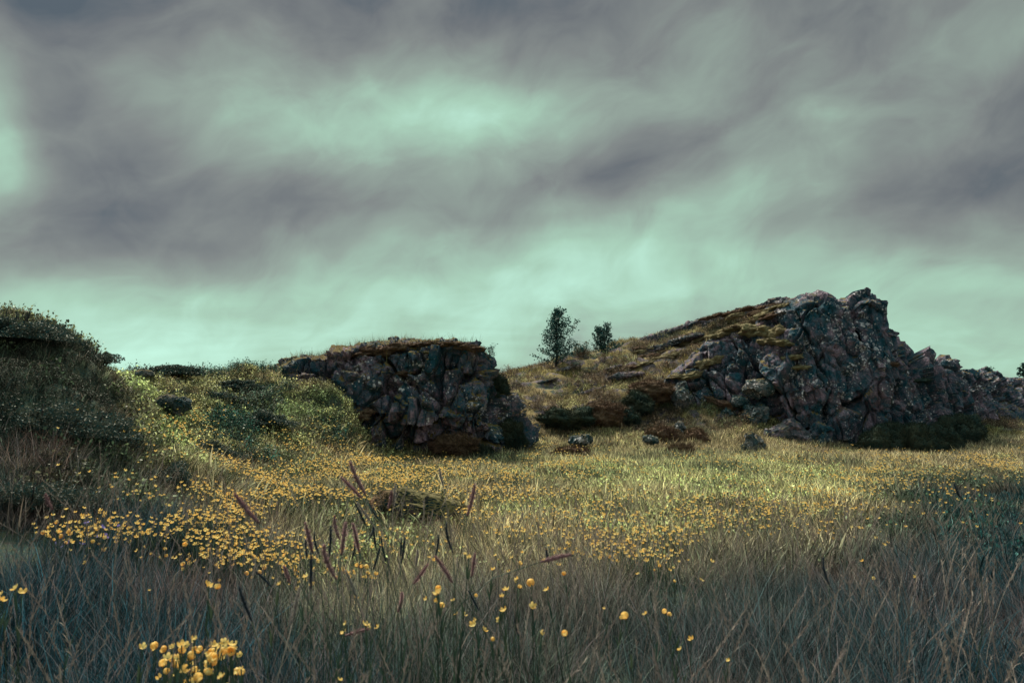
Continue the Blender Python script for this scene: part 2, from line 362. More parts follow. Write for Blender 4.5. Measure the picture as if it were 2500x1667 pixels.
M['foreblade'] = tint_mat('long_grass_blades', straw=(.36, .30, .34), strawp=.13, tip=(1.9, 1.35, 1.25), base=(.15, .75, 1.0))  # low base factors paint the shade of the gaps into the blades
M['leaflet'] = tint_mat('herb_leaves', strawp=.03)
M['petal'] = leaf_mat('yellow_petals', (.90, .52, .13), (.95, .78, .34), .35, .5)
M['petal_violet'] = leaf_mat('violet_petals', (.26, .20, .62), (.42, .36, .80), .3, .5)
M['stem'] = leaf_mat('flower_stems', (.03, .07, .06), (.07, .10, .06), .2)
M['spike_plum'] = leaf_mat('plum_seed_spikes', (.25, .125, .16), (.42, .26, .28), .2, .8)
M['spike_dark'] = leaf_mat('slate_seed_spikes', (.022, .045, .07), (.05, .06, .085), .2, .8)
M['spike_pale'] = leaf_mat('pale_seed_spikes', (.30, .24, .26), (.36, .33, .30), .2, .8)
M['straw'] = leaf_mat('dry_stalks', (.20, .15, .15), (.32, .27, .24), .2, .7)

# ------------------------------------------------------------------ ground
xs = np.r_[np.linspace(-900, -20, 16), np.linspace(-17, 30, 330), np.linspace(34, 900, 16)]
ys = np.r_[np.linspace(-900, -10, 14), np.linspace(-7, 38, 320), np.linspace(42, 900, 16)]
gx, gy = np.meshgrid(xs, ys, indexing='ij')
V = np.c_[gx.ravel(), gy.ravel(), H(gx, gy)]
ground = link('ground', mesh('ground', V, grid_faces(len(xs), len(ys))), M['soil']); tag(ground, kind='structure')

# ------------------------------------------------------------------ rock building
def displace_rock(me, big, mid, bamp, mamp, famp, seed, rot=0.0, crack=.16, tv=(1, 1, 1)):
    N = len(me.vertices); co_ = np.empty(N*3, np.float32); me.vertices.foreach_get('co', co_); co_ = co_.reshape(-1, 3).astype(float)
    def normals():
        nn = np.empty(N*3, np.float32); me.vertices.foreach_get('normal', nn); return nn.reshape(-1, 3)
    nn = normals().astype(float)
    c, s = math.cos(rot), math.sin(rot)
    q = np.c_[co_[:, 0]*c-co_[:, 2]*s, co_[:, 1], co_[:, 0]*s+co_[:, 2]*c]
    q = q+.12*np.c_[fbm(q*1.3, 2, seed+50), fbm(q*1.3, 2, seed+60), fbm(q*1.3, 2, seed+70)]
    d, e = facets(q, big, seed, tv); msk = sstep(-.1, .5, fbm(q*.9, 2, seed+80)); disp = d*bamp-crack*(1-sstep(0, .07, e))*msk
    d, e = facets(q+3.3, mid, seed+20, tv); disp += d*mamp-crack*.3*(1-sstep(0, .10, e))*(1-msk*.6)
    d, e = facets(q+7.7, [m_*.42 for m_ in mid], seed+33); disp += d*mamp*.38-crack*.08*(1-sstep(0, .12, e))
    disp += famp*fbm(q*9, 4, seed+40)
    if N > 20000: disp = disp*(1-.6*sstep(.45, .8, nn[:, 2]))
    co_ += nn*disp[:, None]
    me.vertices.foreach_set('co', co_.astype(np.float32).ravel()); me.update()
def outcrop(name, secs, nu, nv, mat, dparams, label, bulge=.3, seed=0, endtaper=.12):
    """secs: px, top py, base py, Y of the foot, set-back of the top edge, depth of the body"""
    S = np.array(secs, float); us = np.linspace(S[0, 0], S[-1, 0], nu); V = []
    cols = [np.interp(us, S[:, 0], S[:, k]) for k in range(1, 6)]
    for i, u in enumerate(us):
        top, base, Yf, lean, dep = [c[i] for c in cols]
        t_ = i/(nu-1); k = min(1, min(t_, 1-t_)/endtaper); k = math.sqrt(max(k, .0)*(2-k))
        dep = dep*(.25+.75*k)
        b = P(u, base, Yf); tp = P(u, top, Yf+lean+dep*.12); zb = b.z-.5; hgt = tp.z-zb
        dirx = b.x/Yf
        # profile in (y, z): foot, face, shoulder, plateau, back
        prof = [(0, 0), (-.02*bulge, .2), (-.25*bulge*hgt*.3, .45), (lean*.55, .72), (lean*.95, .93), (lean+dep*.12, 1.0), (lean+dep*.45, .98), (lean+dep*.8, .8), (lean+dep, .4), (lean+dep*1.02, 0)]
        pr = np.array(prof); L = np.r_[0, np.cumsum(np.hypot(np.diff(pr[:, 0]), np.diff(pr[:, 1])*hgt))]; 
        # denser sampling on the face that is seen
        tt = np.linspace(0, 1, nv)**1.25*L[-1]
        yy = np.interp(tt, L, pr[:, 0])+Yf; zz = np.interp(tt, L, pr[:, 1])*hgt+zb
        # keep each column on its own line of sight fan so that depth is real, width is constant
        V.append(np.c_[np.full(nv, b.x)+(yy-Yf)*dirx*.6, yy, zz])
    V = np.array(V).reshape(-1, 3); Fq = grid_faces(nu, nv)
    me = mesh(name, V, np.ascontiguousarray(Fq[:, ::-1]), True)
    # end caps
    bm = bmesh.new(); bm.from_mesh(me); bm.verts.ensure_lookup_table()
    for i in (0, nu-1): bm.faces.new([bm.verts[i*nv+j] for j in range(nv)])
    bmesh.ops.recalc_face_normals(bm, faces=bm.faces); bm.to_mesh(me); bm.free()
    displace_rock(me, *dparams); me.polygons.foreach_set('use_smooth', np.zeros(len(me.polygons), bool))
    o = link(name, me, mat); tag(o, label, 'rock outcrop'); return o
MID = outcrop('rock_outcrop',
    [(675, 896, 905, 14.6, .2, 1.0), (700, 878, 945, 14.5, .3, 1.6), (760, 864, 965, 14.5, .4, 2.2), (800, 862, 970, 14.5, .4, 2.4), (850, 850, 990, 14.6, .4, 2.6), (880, 840, 1070, 14.8, .35, 2.8),
     (930, 833, 1105, 15.0, .3, 3), (1000, 830, 1115, 15.0, .2, 3.2), (1060, 826, 1122, 15.0, .15, 3.2), (1130, 828, 1125, 15.0, .05, 3.2), (1172, 832, 1122, 15.1, .1, 3),
     (1183, 850, 1120, 15.2, .15, 2.8), (1190, 895, 1120, 15.2, .3, 2.8), (1212, 918, 1120, 15.3, .4, 2.6), (1225, 950, 1118, 15.4, .4, 2.2), (1250, 1010, 1116, 15.5, .4, 1.8), (1280, 1055, 1115, 15.6, .4, 1.4), (1298, 1100, 1115, 15.7, .3, 1)],
    330, 190, M['rock_a'], ((1.05, 1.0, 1.3), (.55, .55, .62), .40, .26, .028, 11, .25, .42),
    'dark mossy rock outcrop with a flat overhanging top at the centre of the meadow', 1.0)
CLIFF = outcrop('cliff',
    [(1630, 925, 1010, 20.6, .2, 1.5), (1690, 880, 1030, 20.4, .4, 2), (1740, 830, 1050, 20.2, .7, 3), (1790, 806, 1070, 20.0, .9, 3.5), (1860, 790, 1092, 19.6, 1.1, 4.5), (1905, 752, 1102, 19.2, 1.2, 5),
     (1935, 738, 1106, 19.0, 1.1, 5), (1960, 734, 1107, 18.8, 1.0, 5), (1995, 718, 1108, 18.7, .9, 5), (2030, 713, 1108, 18.6, .9, 5), (2060, 724, 1108, 18.6, .8, 5), (2080, 736, 1108, 18.7, .7, 5), (2105, 732, 1108, 18.8, .6, 5),
     (2130, 716, 1108, 18.7, .6, 5), (2160, 711, 1108, 18.6, .6, 5), (2185, 720, 1108, 18.6, .5, 4.8), (2200, 740, 1108, 18.7, .5, 4.6), (2206, 792, 1108, 18.8, .4, 4.4), (2230, 805, 1107, 18.9, .5, 4.4), (2244, 835, 1106, 19.0, .5, 4.2),
     (2264, 865, 1105, 19.2, .5, 4), (2290, 893, 1103, 19.5, .5, 3.5), (2330, 905, 1100, 20, .5, 3), (2350, 940, 1098, 20.5, .4, 2)],
    520, 260, M['rock_b'], ((1.25, 1.2, 3.4), (.75, .7, 1.6), .42, .24, .032, 4, -.15, .5, (1, 1, .3)),
    'tall dark basalt cliff with vertical cracks and white lichen specks ending the ridge', .6)
outcrop('rock_outcrop',
    [(2255, 900, 1085, 22.5, .8, 2), (2290, 886, 1085, 22.5, .8, 3), (2318, 876, 1085, 22.5, .8, 3), (2345, 888, 1084, 22.8, .8, 3), (2350, 905, 1082, 23, .8, 3), (2385, 900, 1080, 23.5, .9, 3), (2425, 898, 1078, 24.2, .9, 3), (2455, 900, 1075, 24.6, 1, 3),
     (2470, 915, 1072, 25, 1, 3), (2520, 920, 1068, 26, 1, 3), (2620, 950, 1060, 27.5, 1, 3), (2700, 1000, 1060, 28.5, 1, 2)],
    300, 120, M['rock_b'], ((.9, .9, 1.1), (.42, .42, .45), .5, .24, .035, 23, .1, .25),
    'low broken rock wall running off to the right behind the tall cliff', .6)
outcrop('rock_ledge',
    [(1560, 832, 850, 26.0, .3, .8), (1650, 800, 822, 26.2, .3, .9), (1750, 768, 792, 26.2, .3, 1), (1850, 742, 768, 26.0, .3, 1.2), (1905, 726, 756, 25.6, .3, 1.4), (1932, 728, 760, 25.2, .3, 1.2), (1950, 745, 765, 25.2, .3, 1)],
    260, 60, M['rock_flat'], ((1.1, .6, .4), (.35, .3, .16), .14, .08, .02, 31, -.3, .08),
    'thin tilted rock ledge forming the skyline crest left of the cliff', .3, endtaper=.3)

def boulder(name, px, py, Y, w_, h_, d_, mat, label, cat='boulder', seed=0, amp=.16, sharp=.5, tilt=0.0, sub=5, shape=None):
    """px, py: middle of the foot in the photograph; w_, h_, d_ in metres"""
    c = P(px, py, Y)
    if Y < 15: c.z = min(c.z, h1(c.x, c.y)+.12)
    bm = bmesh.new(); bmesh.ops.create_icosphere(bm, subdivisions=sub, radius=1)
    me = bpy.data.meshes.new(name); bm.to_mesh(me); bm.free()
    N = len(me.vertices); v = np.empty(N*3, np.float32); me.vertices.foreach_get('co', v); v = v.reshape(-1, 3).astype(float)
    # chop with random planes for angular faces
    r_ = np.random.default_rng(seed+100)
    for k in range(14):
        nrm = r_.normal(size=3); nrm /= np.linalg.norm(nrm); off = r_.uniform(.62, .88); d = v@nrm-off
        v -= np.where(d > 0, d, 0)[:, None]*nrm*sharp*1.7
    if shape == 'peak': v[:, :2] *= (1.05-.75*sstep(-.2, 1.0, v[:, 2]))[:, None]
    if shape == 'slab': v[:, 2] += v[:, 0]*.25
    ct, st = math.cos(tilt), math.sin(tilt)
    v = v*np.array([w_/2, d_/2, h_/2]); v = np.c_[v[:, 0]*ct-v[:, 2]*st, v[:, 1], v[:, 0]*st+v[:, 2]*ct]
    me.vertices.foreach_set('co', v.astype(np.float32).ravel()); me.update()
    s_ = min(w_, h_, d_)
    off = seed*3.1
    v0 = np.empty(N*3, np.float32); me.vertices.foreach_get('co', v0)
    vv = v0.reshape(-1, 3)+off; me.vertices.foreach_set('co', vv.ravel()); 
    displace_rock(me, (s_*.6, s_*.6, s_*.6), (s_*.25, s_*.25, s_*.25), amp*s_, amp*.4*s_, .012*s_+.004, seed, .3, amp*.35*s_)
    me.vertices.foreach_get('co', v0); me.vertices.foreach_set('co', (v0.reshape(-1, 3)-off).astype(np.float32).ravel())
    me.update(); me.polygons.foreach_set('use_smooth', np.zeros(len(me.polygons), bool))
    o = link(name, me, mat, loc=(c.x, c.y+d_*.25, c.z+h_*.42)); tag(o, label, cat); return o
B = boulder
B('boulder', 1845, 1112, 16.6, .78, .62, .6, M['rock_pale'], 'small peaked boulder spotted white standing alone at the foot of the cliff', seed=3, shape='peak', amp=.2)
B('boulder', 1420, 1088, 16.8, .62, .34, .5, M['rock_pale'], 'low dark stone in the flowers between the outcrop and the ridge', seed=5)
B('boulder', 1592, 1084, 17.2, .5, .26, .4, M['rock_pale'], 'small lichened stone in the grass below the rusty mound', seed=6)
B('boulder', 1862, 968, 19.3, 1.15, .55, .8, M['rock_pale'], 'long pale block wedged across the cliff below the mossy shoulder', seed=8, tilt=.12, amp=.2)
B('boulder', 1812, 1000, 19.6, .62, .5, .6, M['rock_pale'], 'rounded pale block left of and under the long wedged block', seed=9)
B('boulder', 1850, 1040, 19.1, .85, .75, .7, M['rock_pale'], 'large white-spotted block jammed in the lower left of the cliff', seed=10, amp=.22)
B('boulder', 1780, 1025, 19.6, .5, .4, .5, M['rock_pale'], 'small pale block at the left end of the jammed blocks', seed=14, amp=.22)
B('boulder', 1935, 1114, 18.4, 1.4, 1.15, .7, M['rock_flat'], 'smooth purple slab leaning against the foot of the cliff', seed=12, tilt=-.45, shape='slab', amp=.1)
B('boulder', 2010, 1112, 18.3, .8, .9, .6, M['rock_b'], 'dark angular block standing right of the leaning purple slab', seed=15, tilt=-.15, amp=.2)
B('boulder', 1668, 1005, 20.2, .62, 1.0, .7, M['rock_pale'], 'upright rock pillar with a white patch below the moss edge', seed=17, amp=.18)
B('boulder', 1655, 1090, 18.6, .45, .75, .45, M['rock_pale'], 'narrow pale rock splitting the rusty moss mound', seed=18, tilt=-.3)
B('boulder', 415, 1002, 10.3, .52, .3, .4, M['rock_pale'], 'white-speckled stone on the grassy slope left of the outcrop', seed=20, tilt=-.3)
B('boulder', 228, 897, 8.0, .13, .13, .12, M['rock_pale'], 'small pale stone under the shrubs on the left bank', seed=21, amp=.1, sub=4)
B('boulder', 345, 910, 11.8, .36, .16, .3, M['rock_pale'], 'flat stone on the skyline saddle beside the left bank', seed=22, sub=4)
B('boulder', 382, 925, 11.4, .12, .12, .1, M['rock_pale'], 'tiny white stone in the light grass below the saddle', seed=23, sub=4)
B('boulder', 445, 950, 11.4, .16, .12, .14, M['rock_pale'], 'small grey stone right of the light grass strip', seed=24, sub=4)
for i, (px, py, Y, w_, h_, tl, lb) in enumerate([
        (735, 880, 14.4, .5, .22, .1, 'flat stone on the sloping left shoulder of the central outcrop'),
        (765, 868, 14.7, .42, .22, -.1, 'small peaked stone on the skyline left of the central outcrop'),
        (1300, 945, 22.6, 1.9, .16, .28, 'bare purple rock sheet low on the left end of the ridge'),
        (1345, 915, 24.0, 2.0, .14, .30, 'bare rock sheet just below the larger tree'),
        (1530, 925, 22.6, 1.3, .26, .15, 'dark hollow-sided rock sheet in the middle of the mossy slope'),
        (1440, 960, 21.6, 1.2, .14, .3, 'narrow lichened rock sheet on the lower slope of the ridge'),
        (1500, 900, 23.6, .9, .12, .3, 'small rock sheet above the dark hollow on the slope'),
        (1610, 855, 25.0, 1.9, .22, .25, 'speckled rock sheet beside the highest green moss band'),
        (1680, 830, 25.0, 1.5, .22, .25, 'speckled rock sheet under the skyline ledge')]):
    B('rock_sheet', px, py, Y, w_, h_, .8, M['rock_flat'], lb, 'rock sheet', seed=40+i, tilt=tl, amp=.22)

# ------------------------------------------------------------------ moss cushions (parts of the rock they grow on) and mounds
def lumpy(name, c, rad, mat, seed, hairs=1600, hl=.035, parent=None, lump=.36, sub=5, tilt=0.0):
    bm = bmesh.new(); bmesh.ops.create_icosphere(bm, subdivisions=sub, radius=1)
    v = np.array([x.co for x in bm.verts]); fc = np.array([[q.index for q in f_.verts] for f_ in bm.faces]); bm.free()
    q = v*np.array([1.3, 1, 1])*1.4+seed*5.3
    l = 1+lump*fbm(q, 3, seed)+lump*.4*np.abs(fbm(q*2.6, 2, seed+4))
    vv = v*l[:, None]*np.array(rad); ct, st = math.cos(tilt), math.sin(tilt)
    vv = np.c_[vv[:, 0]*ct-vv[:, 2]*st, vv[:, 1], vv[:, 0]*st+vv[:, 2]*ct]
    r_ = np.random.default_rng(seed)
    # short moss fibres
    idx = r_.integers(0, len(v), hairs); b = vv[idx]+r_.normal(size=(hairs, 3))*.01; nn = v[idx]/np.array(rad); nn /= np.linalg.norm(nn, axis=1)[:, None]
    d = nn+r_.normal(size=(hairs, 3))*.45; d[:, 2] += .25; s_ = r_.normal(size=(hairs, 3)); s_ /= np.linalg.norm(s_, axis=1)[:, None]
    L = hl*r_.uniform(.5, 1.4, hairs)[:, None]
    hv = np.stack([b-s_*hl*.22, b+s_*hl*.22, b+d*L], 1).reshape(-1, 3)
    n0 = len(vv); hf = n0+np.arange(hairs*3).reshape(-1, 3)
    me = mesh(name, np.r_[vv, hv], np.r_[fc, hf])
    return link(name, me, mat, parent, loc=c)
def mound(px, py, Y, w_, h_, d_, mat, label, seed, hairs=2500, hl=.05, name='mossy_mound', cat='mound'):
    c = P(px, py, Y); o = lumpy(name, (c.x, c.y+d_*.3, c.z+h_*.35), (w_/2, d_/2, h_*.62), mat, seed, hairs, hl); tag(o, label, cat); return o
M['rock_mossy'] = rock_mat('moss_capped_stone', purple=(.14, .09, .10), dark=(.012, .05, .065), lichen=.4, moss=(.17, .09, .055), mossamt=1.1, seed=4.4)
B('mossy_boulder', 1040, 1278, 6.6, .84, .34, .5, M['rock_mossy'], 'rust-brown mossy boulder lying in the flowers behind the foxtail spikes', seed=61, amp=.13, tilt=-.12)
B('mossy_boulder', 928, 1255, 6.8, .30, .30, .3, M['rock_mossy'], 'small dark mossy stone left of the rust-brown boulder', seed=62, amp=.12)
mound(1395, 1118, 15.2, .75, .2, .5, M['moss_rust'], 'low dark red moss patch in the meadow right of the central outcrop', 3, name='mossy_mound')
mound(1665, 1108, 15.8, .6, .18, .5, M['moss_rust'], 'low dark red moss patch left of the peaked boulder', 4)
mound(1480, 1030, 18.8, 1.3, .55, .8, M['moss_rust'], 'round brown moss hump at the foot of the ridge', 5, 5000)
mound(1385, 1040, 18.4, 1.3, .48, .8, M['moss_dark'], 'dark moss hump left of the round brown hump', 6, 5000)
mound(1540, 1035, 18.9, .5, .4, .6, M['moss_dark'], 'small dark hump right of the round brown hump', 16, 3000)
mound(1600, 965, 20.3, 1.3, .42, .8, M['moss_rust'], 'reddish heathery hump beside the white-patched pillar', 7, 5000)
mound(1560, 1005, 19.8, .9, .5, .7, M['moss_dark'], 'dark leafy hump under the reddish heathery hump', 17, 5000)
mound(1628, 1088, 18.0, .85, .48, .6, M['moss_rust'], 'rusty moss mound with a shaded underside near the ridge foot', 8, 5000)
mound(1700, 1085, 18.2, .7, .4, .6, M['moss_rust'], 'rusty moss tail right of the narrow pale rock', 18, 3000)
mound(2158, 1112, 17.3, .95, .62, .7, M['moss_dark'], 'leftmost dark moss mound under the right part of the cliff', 9, 6000)
mound(2240, 1114, 17.3, 1.35, .78, .8, M['moss_dark'], 'broad dark moss mound under the right part of the cliff', 10, 8000)
mound(2315, 1116, 17.5, .9, .72, .8, M['moss_dark'], 'dark moss mound sloping down to the right of the broad one', 11, 6000)
mound(2370, 1098, 19.0, 1.1, .95, .9, M['moss_dark'], 'rightmost tall dark moss mound beside the low rock wall', 12, 6000)
mound(2190, 1085, 18.0, .9, .5, .6, M['moss_dark'], 'dark moss mound behind the broad one against the cliff', 19, 5000)
mound(770, 1000, 14.2, .8, .45, .6, M['moss_rust'], 'brown grassy hump left of the central outcrop', 13, 5000)
mound(1170, 1120, 14.9, .6, .25, .4, M['moss_dark'], 'dark mossy foot right under the central outcrop', 14, 3000)
mound(1245, 1095, 15.5, .7, .6, .7, M['moss_dark'], 'dark overgrown hump leaning on the right side of the central outcrop', 15, 7000)
mound(1205, 965, 15.9, .5, .5, .6, M['moss_dark'], 'round dark bush-like hump on the right shoulder of the central outcrop', 24, 5000)
mound(1110, 1100, 14.7, .9, .3, .3, M['moss_rust'], 'brown moss tongue hanging over the foot of the central outcrop', 25, 4000)
from mathutils.bvhtree import BVHTree
def bvh(o):
    return BVHTree.FromPolygons([v.co.copy() for v in o.data.vertices], [tuple(p_.vertices) for p_ in o.data.polygons])
TREES = [bvh(ground), bvh(CLIFF), bvh(MID)]
def hit(px, py, Y):
    d = Vector(ray(px, py)).normalized(); best = None
    for t in TREES:
        q = t.ray_cast(Vector((0, 0, EYE)), d)
        if q[0] is not None and (best is None or q[3] < best[3]): best = q
    return best[0] if best else P(px, py, Y)
for (px, py, Y, w_, h_, tl, mt, par) in [
        (1870, 805, 21.3, 1.3, .28, -.1, 'moss_olive', CLIFF), (1600, 880, 23.5, 1.2, .12, .3, 'moss_olive', CLIFF), (1770, 765, 25.5, 1.6, .12, .2, 'moss_rust', CLIFF), (1860, 745, 25, 1.3, .12, .2, 'moss_rust', CLIFF), (1640, 840, 24.5, 1.4, .12, .3, 'moss_olive', CLIFF), (1560, 870, 24.5, 1.1, .1, .3, 'moss_rust', CLIFF), (1900, 830, 21.0, .7, .2, -.1, 'moss_olive', CLIFF), (1800, 800, 21.6, 1.5, .25, .25, 'moss_olive', CLIFF), (1830, 775, 23.0, 1.4, .22, .2, 'moss_olive', CLIFF),
        (1735, 880, 20.4, .9, .30, .5, 'moss_olive', CLIFF), (1700, 905, 20.3, .6, .22, .45, 'moss_olive', CLIFF), (1655, 865, 22.5, 1.2, .2, .28, 'moss_olive', CLIFF), (1720, 825, 22.8, 1.5, .2, .35, 'moss_olive', CLIFF), (1670, 915, 20.2, .9, .16, .1, 'moss_olive', CLIFF),
        *[(1540+random.random()*370, 0, 24, random.uniform(.3, 1.1), random.uniform(.08, .2), .3, random.choice(('moss_olive', 'moss_rust')), CLIFF) for _ in range(26)], (1935, 870, 19.5, .28, .22, .2, 'moss_olive', CLIFF), (1955, 890, 19.4, .22, .15, .0, 'moss_olive', CLIFF), 
        (1760, 985, 18.9, .8, .25, -.45, 'moss_rust', CLIFF), (2250, 925, 18.8, .5, .12, .2, 'moss_dark', CLIFF), (2180, 890, 18.6, .5, .1, -.2, 'moss_rust', CLIFF),
        (935, 850, 15.2, 1.0, .2, .12, 'moss_rust', MID), (1060, 838, 15.5, 1.2, .12, .0, 'moss_rust', MID), (1145, 842, 15.4, .5, .14, -.05, 'moss_rust', MID), (880, 858, 15.1, .5, .12, .2, 'moss_rust', MID),
        (1120, 1085, 14.6, .9, .12, -.6, 'moss_rust', MID), (985, 905, 14.9, .35, .1, 0, 'moss_rust', MID), (1040, 858, 15, .35, .07, 0, 'moss_olive', MID), (880, 1010, 14.7, .3, .25, 0, 'moss_rust', MID)]:
    if py == 0: py = 865-(px-1540)*.33+random.uniform(-22, 40)
    nn_ = max(1, int(round(w_/.38)))
    for k in range(nn_):
        o_ = ((k+.5)/nn_-.5)*w_*F/Y; qx, qy = px+o_, py-o_*math.tan(tl)*.9+random.uniform(-4, 5)
        c = hit(qx, qy, Y); kw = random.uniform(.7, 1.25)
        lumpy('moss_cushion', (c.x, c.y+.14, c.z-.03), (.27*kw, .30*kw, h_*random.uniform(.4, .62)), M[mt], int(qx), 1000, .03, par, .45, 4, tl*.8)

# ------------------------------------------------------------------ trees and shrubs
def leaves(mb, pts, size, r_, upbias=.3):
    n = len(pts); pts = np.asarray(pts)
    a = r_.normal(size=(n, 3)); a /= np.linalg.norm(a, axis=1)[:, None]; b = np.cross(a, r_.normal(size=(n, 3))); b /= np.linalg.norm(b, axis=1)[:, None]
    L = size*r_.uniform(.6, 1.3, n)[:, None]; W = L*.62
    V = np.stack([pts-a*L*.5, pts-b*W*.5+a*L*.08, pts+a*L*.5, pts+b*W*.5+a*L*.08], 1).reshape(-1, 3)
    Fq = np.arange(n*4).reshape(-1, 4); rr = np.repeat(r_.random(n), 4)
    mb.v.append(V); mb.f += (Fq+mb.n).tolist(); mb.n += len(V); mb.h.append(np.zeros(len(V))); mb.r.append(rr)
def tree(px, py, Y, h, wid, label, seed, nb=46, lean=0.0, leafn=95, size=.065, asym=0.0, cat='tree', name='birch_tree', stems=1, mat='birch_leaf'):
    c = P(px, py, Y); r_ = np.random.default_rng(seed); root = empty(name, c); tag(root, label, cat)
    tb = MB(); lb = MB()
    for sidx in range(stems):
        sx = (sidx-(stems-1)/2)*wid*.22; hh = h*(1 if sidx == stems-1 else .9)
        tr = [Vector((sx*t*1.6+lean*t*h+.02*math.sin(t*9+seed), .02*math.cos(t*7), -.15+t*hh)) for t in np.linspace(0, 1, 9)]
        tb.tube(tr, [.045*h/2*(1-t)**.8+.004 for t in np.linspace(0, 1, 9)], 7)
        for k in range(nb//stems):
            t = .06+.92*(k+.5)/(nb//stems)*1.0; base = tr[0].lerp(tr[-1], t); base.x = np.interp(t, np.linspace(0, 1, 9), [q.x for q in tr])
            az_ = k*2.4+r_.random()*1.0
            reach = wid*.5*(1-t)**1.1*(1.0+.2*math.sin(3*t))*r_.uniform(.55, 1.4)/(stems**.4)+.05
            reach *= 1+asym*math.cos(az_)*(1 if .35 < t < .8 else .2)
            rise = reach*r_.uniform(.7, 1.3)*(.35+1.1*t)
            tip = base+Vector((math.cos(az_)*reach, math.sin(az_)*reach, rise)); mid_ = base.lerp(tip, .5)+Vector((0, 0, -.06*reach))
            tb.tube([base, mid_, tip], [.011*h/2, .007*h/2, .002], 4)
            n = int(leafn*(.4+reach/(wid*.5)))
            s_ = r_.random(n)**.75; spread = (.035+.06*h/2*(1-s_*.5))[:, None]
            pts = np.array(base)[None]*(1-s_[:, None])+np.array(tip)[None]*s_[:, None]+r_.normal(size=(n, 3))*spread*.75
            leaves(lb, pts, size, r_)
    link('trunk', tb.mesh('trunk'), M['bark'], root); link('crown', lb.mesh('crown', False), M[mat], root)
    return root
tree(1358, 890, 24.8, 2.15, 1.7, 'larger dark conical little birch standing on the ridge skyline', 5, 60, .015, 80, .075, .35)
tree(1472, 856, 25.8, 1.15, 1.05, 'smaller twin-topped birch standing right on the ridge skyline', 8, 40, 0, 75, .07, 0, stems=2)
tree(1418, 866, 25.4, .62, .75, 'pale sparse low scrub between the two birches', 9, 22, 0, 30, .06, 0, 'shrub', 'willow_shrub', 3, 'pale_leaf')
tree(1512, 850, 26.2, .3, .5, 'tiny leafy scrub at the right foot of the twin-topped birch', 10, 14, 0, 40, .06, 0, 'shrub', 'willow_shrub', 3)
tree(2512, 915, 27, .55, .8, 'dark leafy bush on the skyline at the far right edge', 12, 30, 0, 80, .09, 0, 'shrub', 'willow_shrub', 2)
tree(2415, 905, 25.5, .2, .35, 'tiny tuft of leaves on top of the low rock wall', 14, 10, 0, 20, .06, 0, 'shrub', 'willow_shrub', 2)
tree(1192, 862, 15.4, .28, .3, 'small leafy sprig growing out of the right edge of the central outcrop', 15, 12, .3, 30, .03, 0, 'shrub', 'willow_shrub', 2)
def shrub(px, py, Y, w_, h_, d_, mat, label, seed, n=9000, size=.04, sprigs=0, name='heath_shrub'):
    c = P(px, py, Y); c.z = min(c.z, h1(c.x, c.y)+.10); r_ = np.random.default_rng(seed); root = empty(name, c); tag(root, label, 'shrub')
    mb = MB(); u = r_.normal(size=(n, 3)); u /= np.linalg.norm(u, axis=1)[:, None]; u[:, 2] = np.abs(u[:, 2])*1.0-.15
    l = .9+.45*fbm(u*2.6+seed, 4, seed)+.4*fbm(u*1.2+seed*2, 2, seed+9); rad = (r_.random(n)**.3)*l
    pts = u*rad[:, None]*np.array([w_/2, d_/2, h_]); leaves(mb, pts, size, r_)
    link('foliage', mb.mesh('foliage', False), M[mat], root)
    tb = MB()
    for k in range(14+sprigs):
        a = r_.random()*6.28; q = r_.random()**.5; fx, fy = math.cos(a)*q*w_*.45, math.sin(a)*q*d_*.45
        top = h_*math.sqrt(max(.05, 1-q*q))*(1.0+(.30*r_.random() if k >= 14 else 0))
        tb.tube([(fx*.5, fy*.5, -.1), (fx*.9, fy*.9, top*.6), (fx, fy, top)], [.008, .005, .002], 4)
        if k >= 14:
            m = 34; t = r_.random(m); pts = np.c_[fx+r_.normal(size=m)*.007, fy+r_.normal(size=m)*.007, top*(.75+.27*t)]; 
            mb2 = MB(); leaves(mb2, pts, size*.45, r_); mb2.tube([(fx, fy, top*.7), (fx, fy, top*1.03)], [.003, .002], 5); sp = link('sprig', mb2.mesh('sprig', False), M[mat], root)
    link('stems', tb.mesh('stems'), M['bark'], root); return root
shrub(15, 818, 7.1, 1.0, .26, .8, 'heath', 'large dark heath shrub topping the left bank', 1, 20000, .024, 34)
shrub(-110, 815, 7.2, 1.0, .28, .8, 'heath', 'dark heath shrub cut by the left edge of the view', 2, 12000, .024, 14)
shrub(222, 880, 7.8, .50, .15, .6, 'heath', 'small dark shrub on the sloping right end of the left bank', 3, 9000, .02, 14)
shrub(160, 850, 7.6, .55, .17, .6, 'heath', 'dark shrub between the two others on the left bank crest', 33, 9000, .02, 14)
shrub(90, 1060, 6.0, 1.7, .30, .7, 'heath', 'broad dark heath shrub on the face of the left bank', 4, 20000, .02)
shrub(265, 1085, 6.3, .7, .24, .6, 'heath', 'dark overhanging heath shrub on the right edge of the left bank', 5, 13000, .02)
shrub(410, 1160, 6.3, .5, .2, .4, 'heath', 'dark heath shrub at the lower right tip of the left bank', 6, 9000, .018)
shrub(60, 1230, 4.8, .9, .22, .5, 'heath', 'dark leafy clump in the hollow at the foot of the left bank', 7, 12000, .016)
shrub(430, 912, 12.6, 1.0, .2, .6, 'heath', 'low dark shrub on the saddle left of its larger neighbour', 8, 9000, .035)
shrub(580, 925, 13.0, 1.1, .2, .7, 'heath', 'dark rounded shrub just under the skyline of the saddle', 9, 11000, .035)
shrub(530, 980, 12.2, .9, .2, .5, 'heath', 'dark shrub on the slope right of the white-speckled stone', 10, 9000, .035)
shrub(495, 1080, 9.9, 1.0, .22, .6, 'heath', 'dark shrub with flowers around it in the middle of the left slope', 11, 12000, .026)
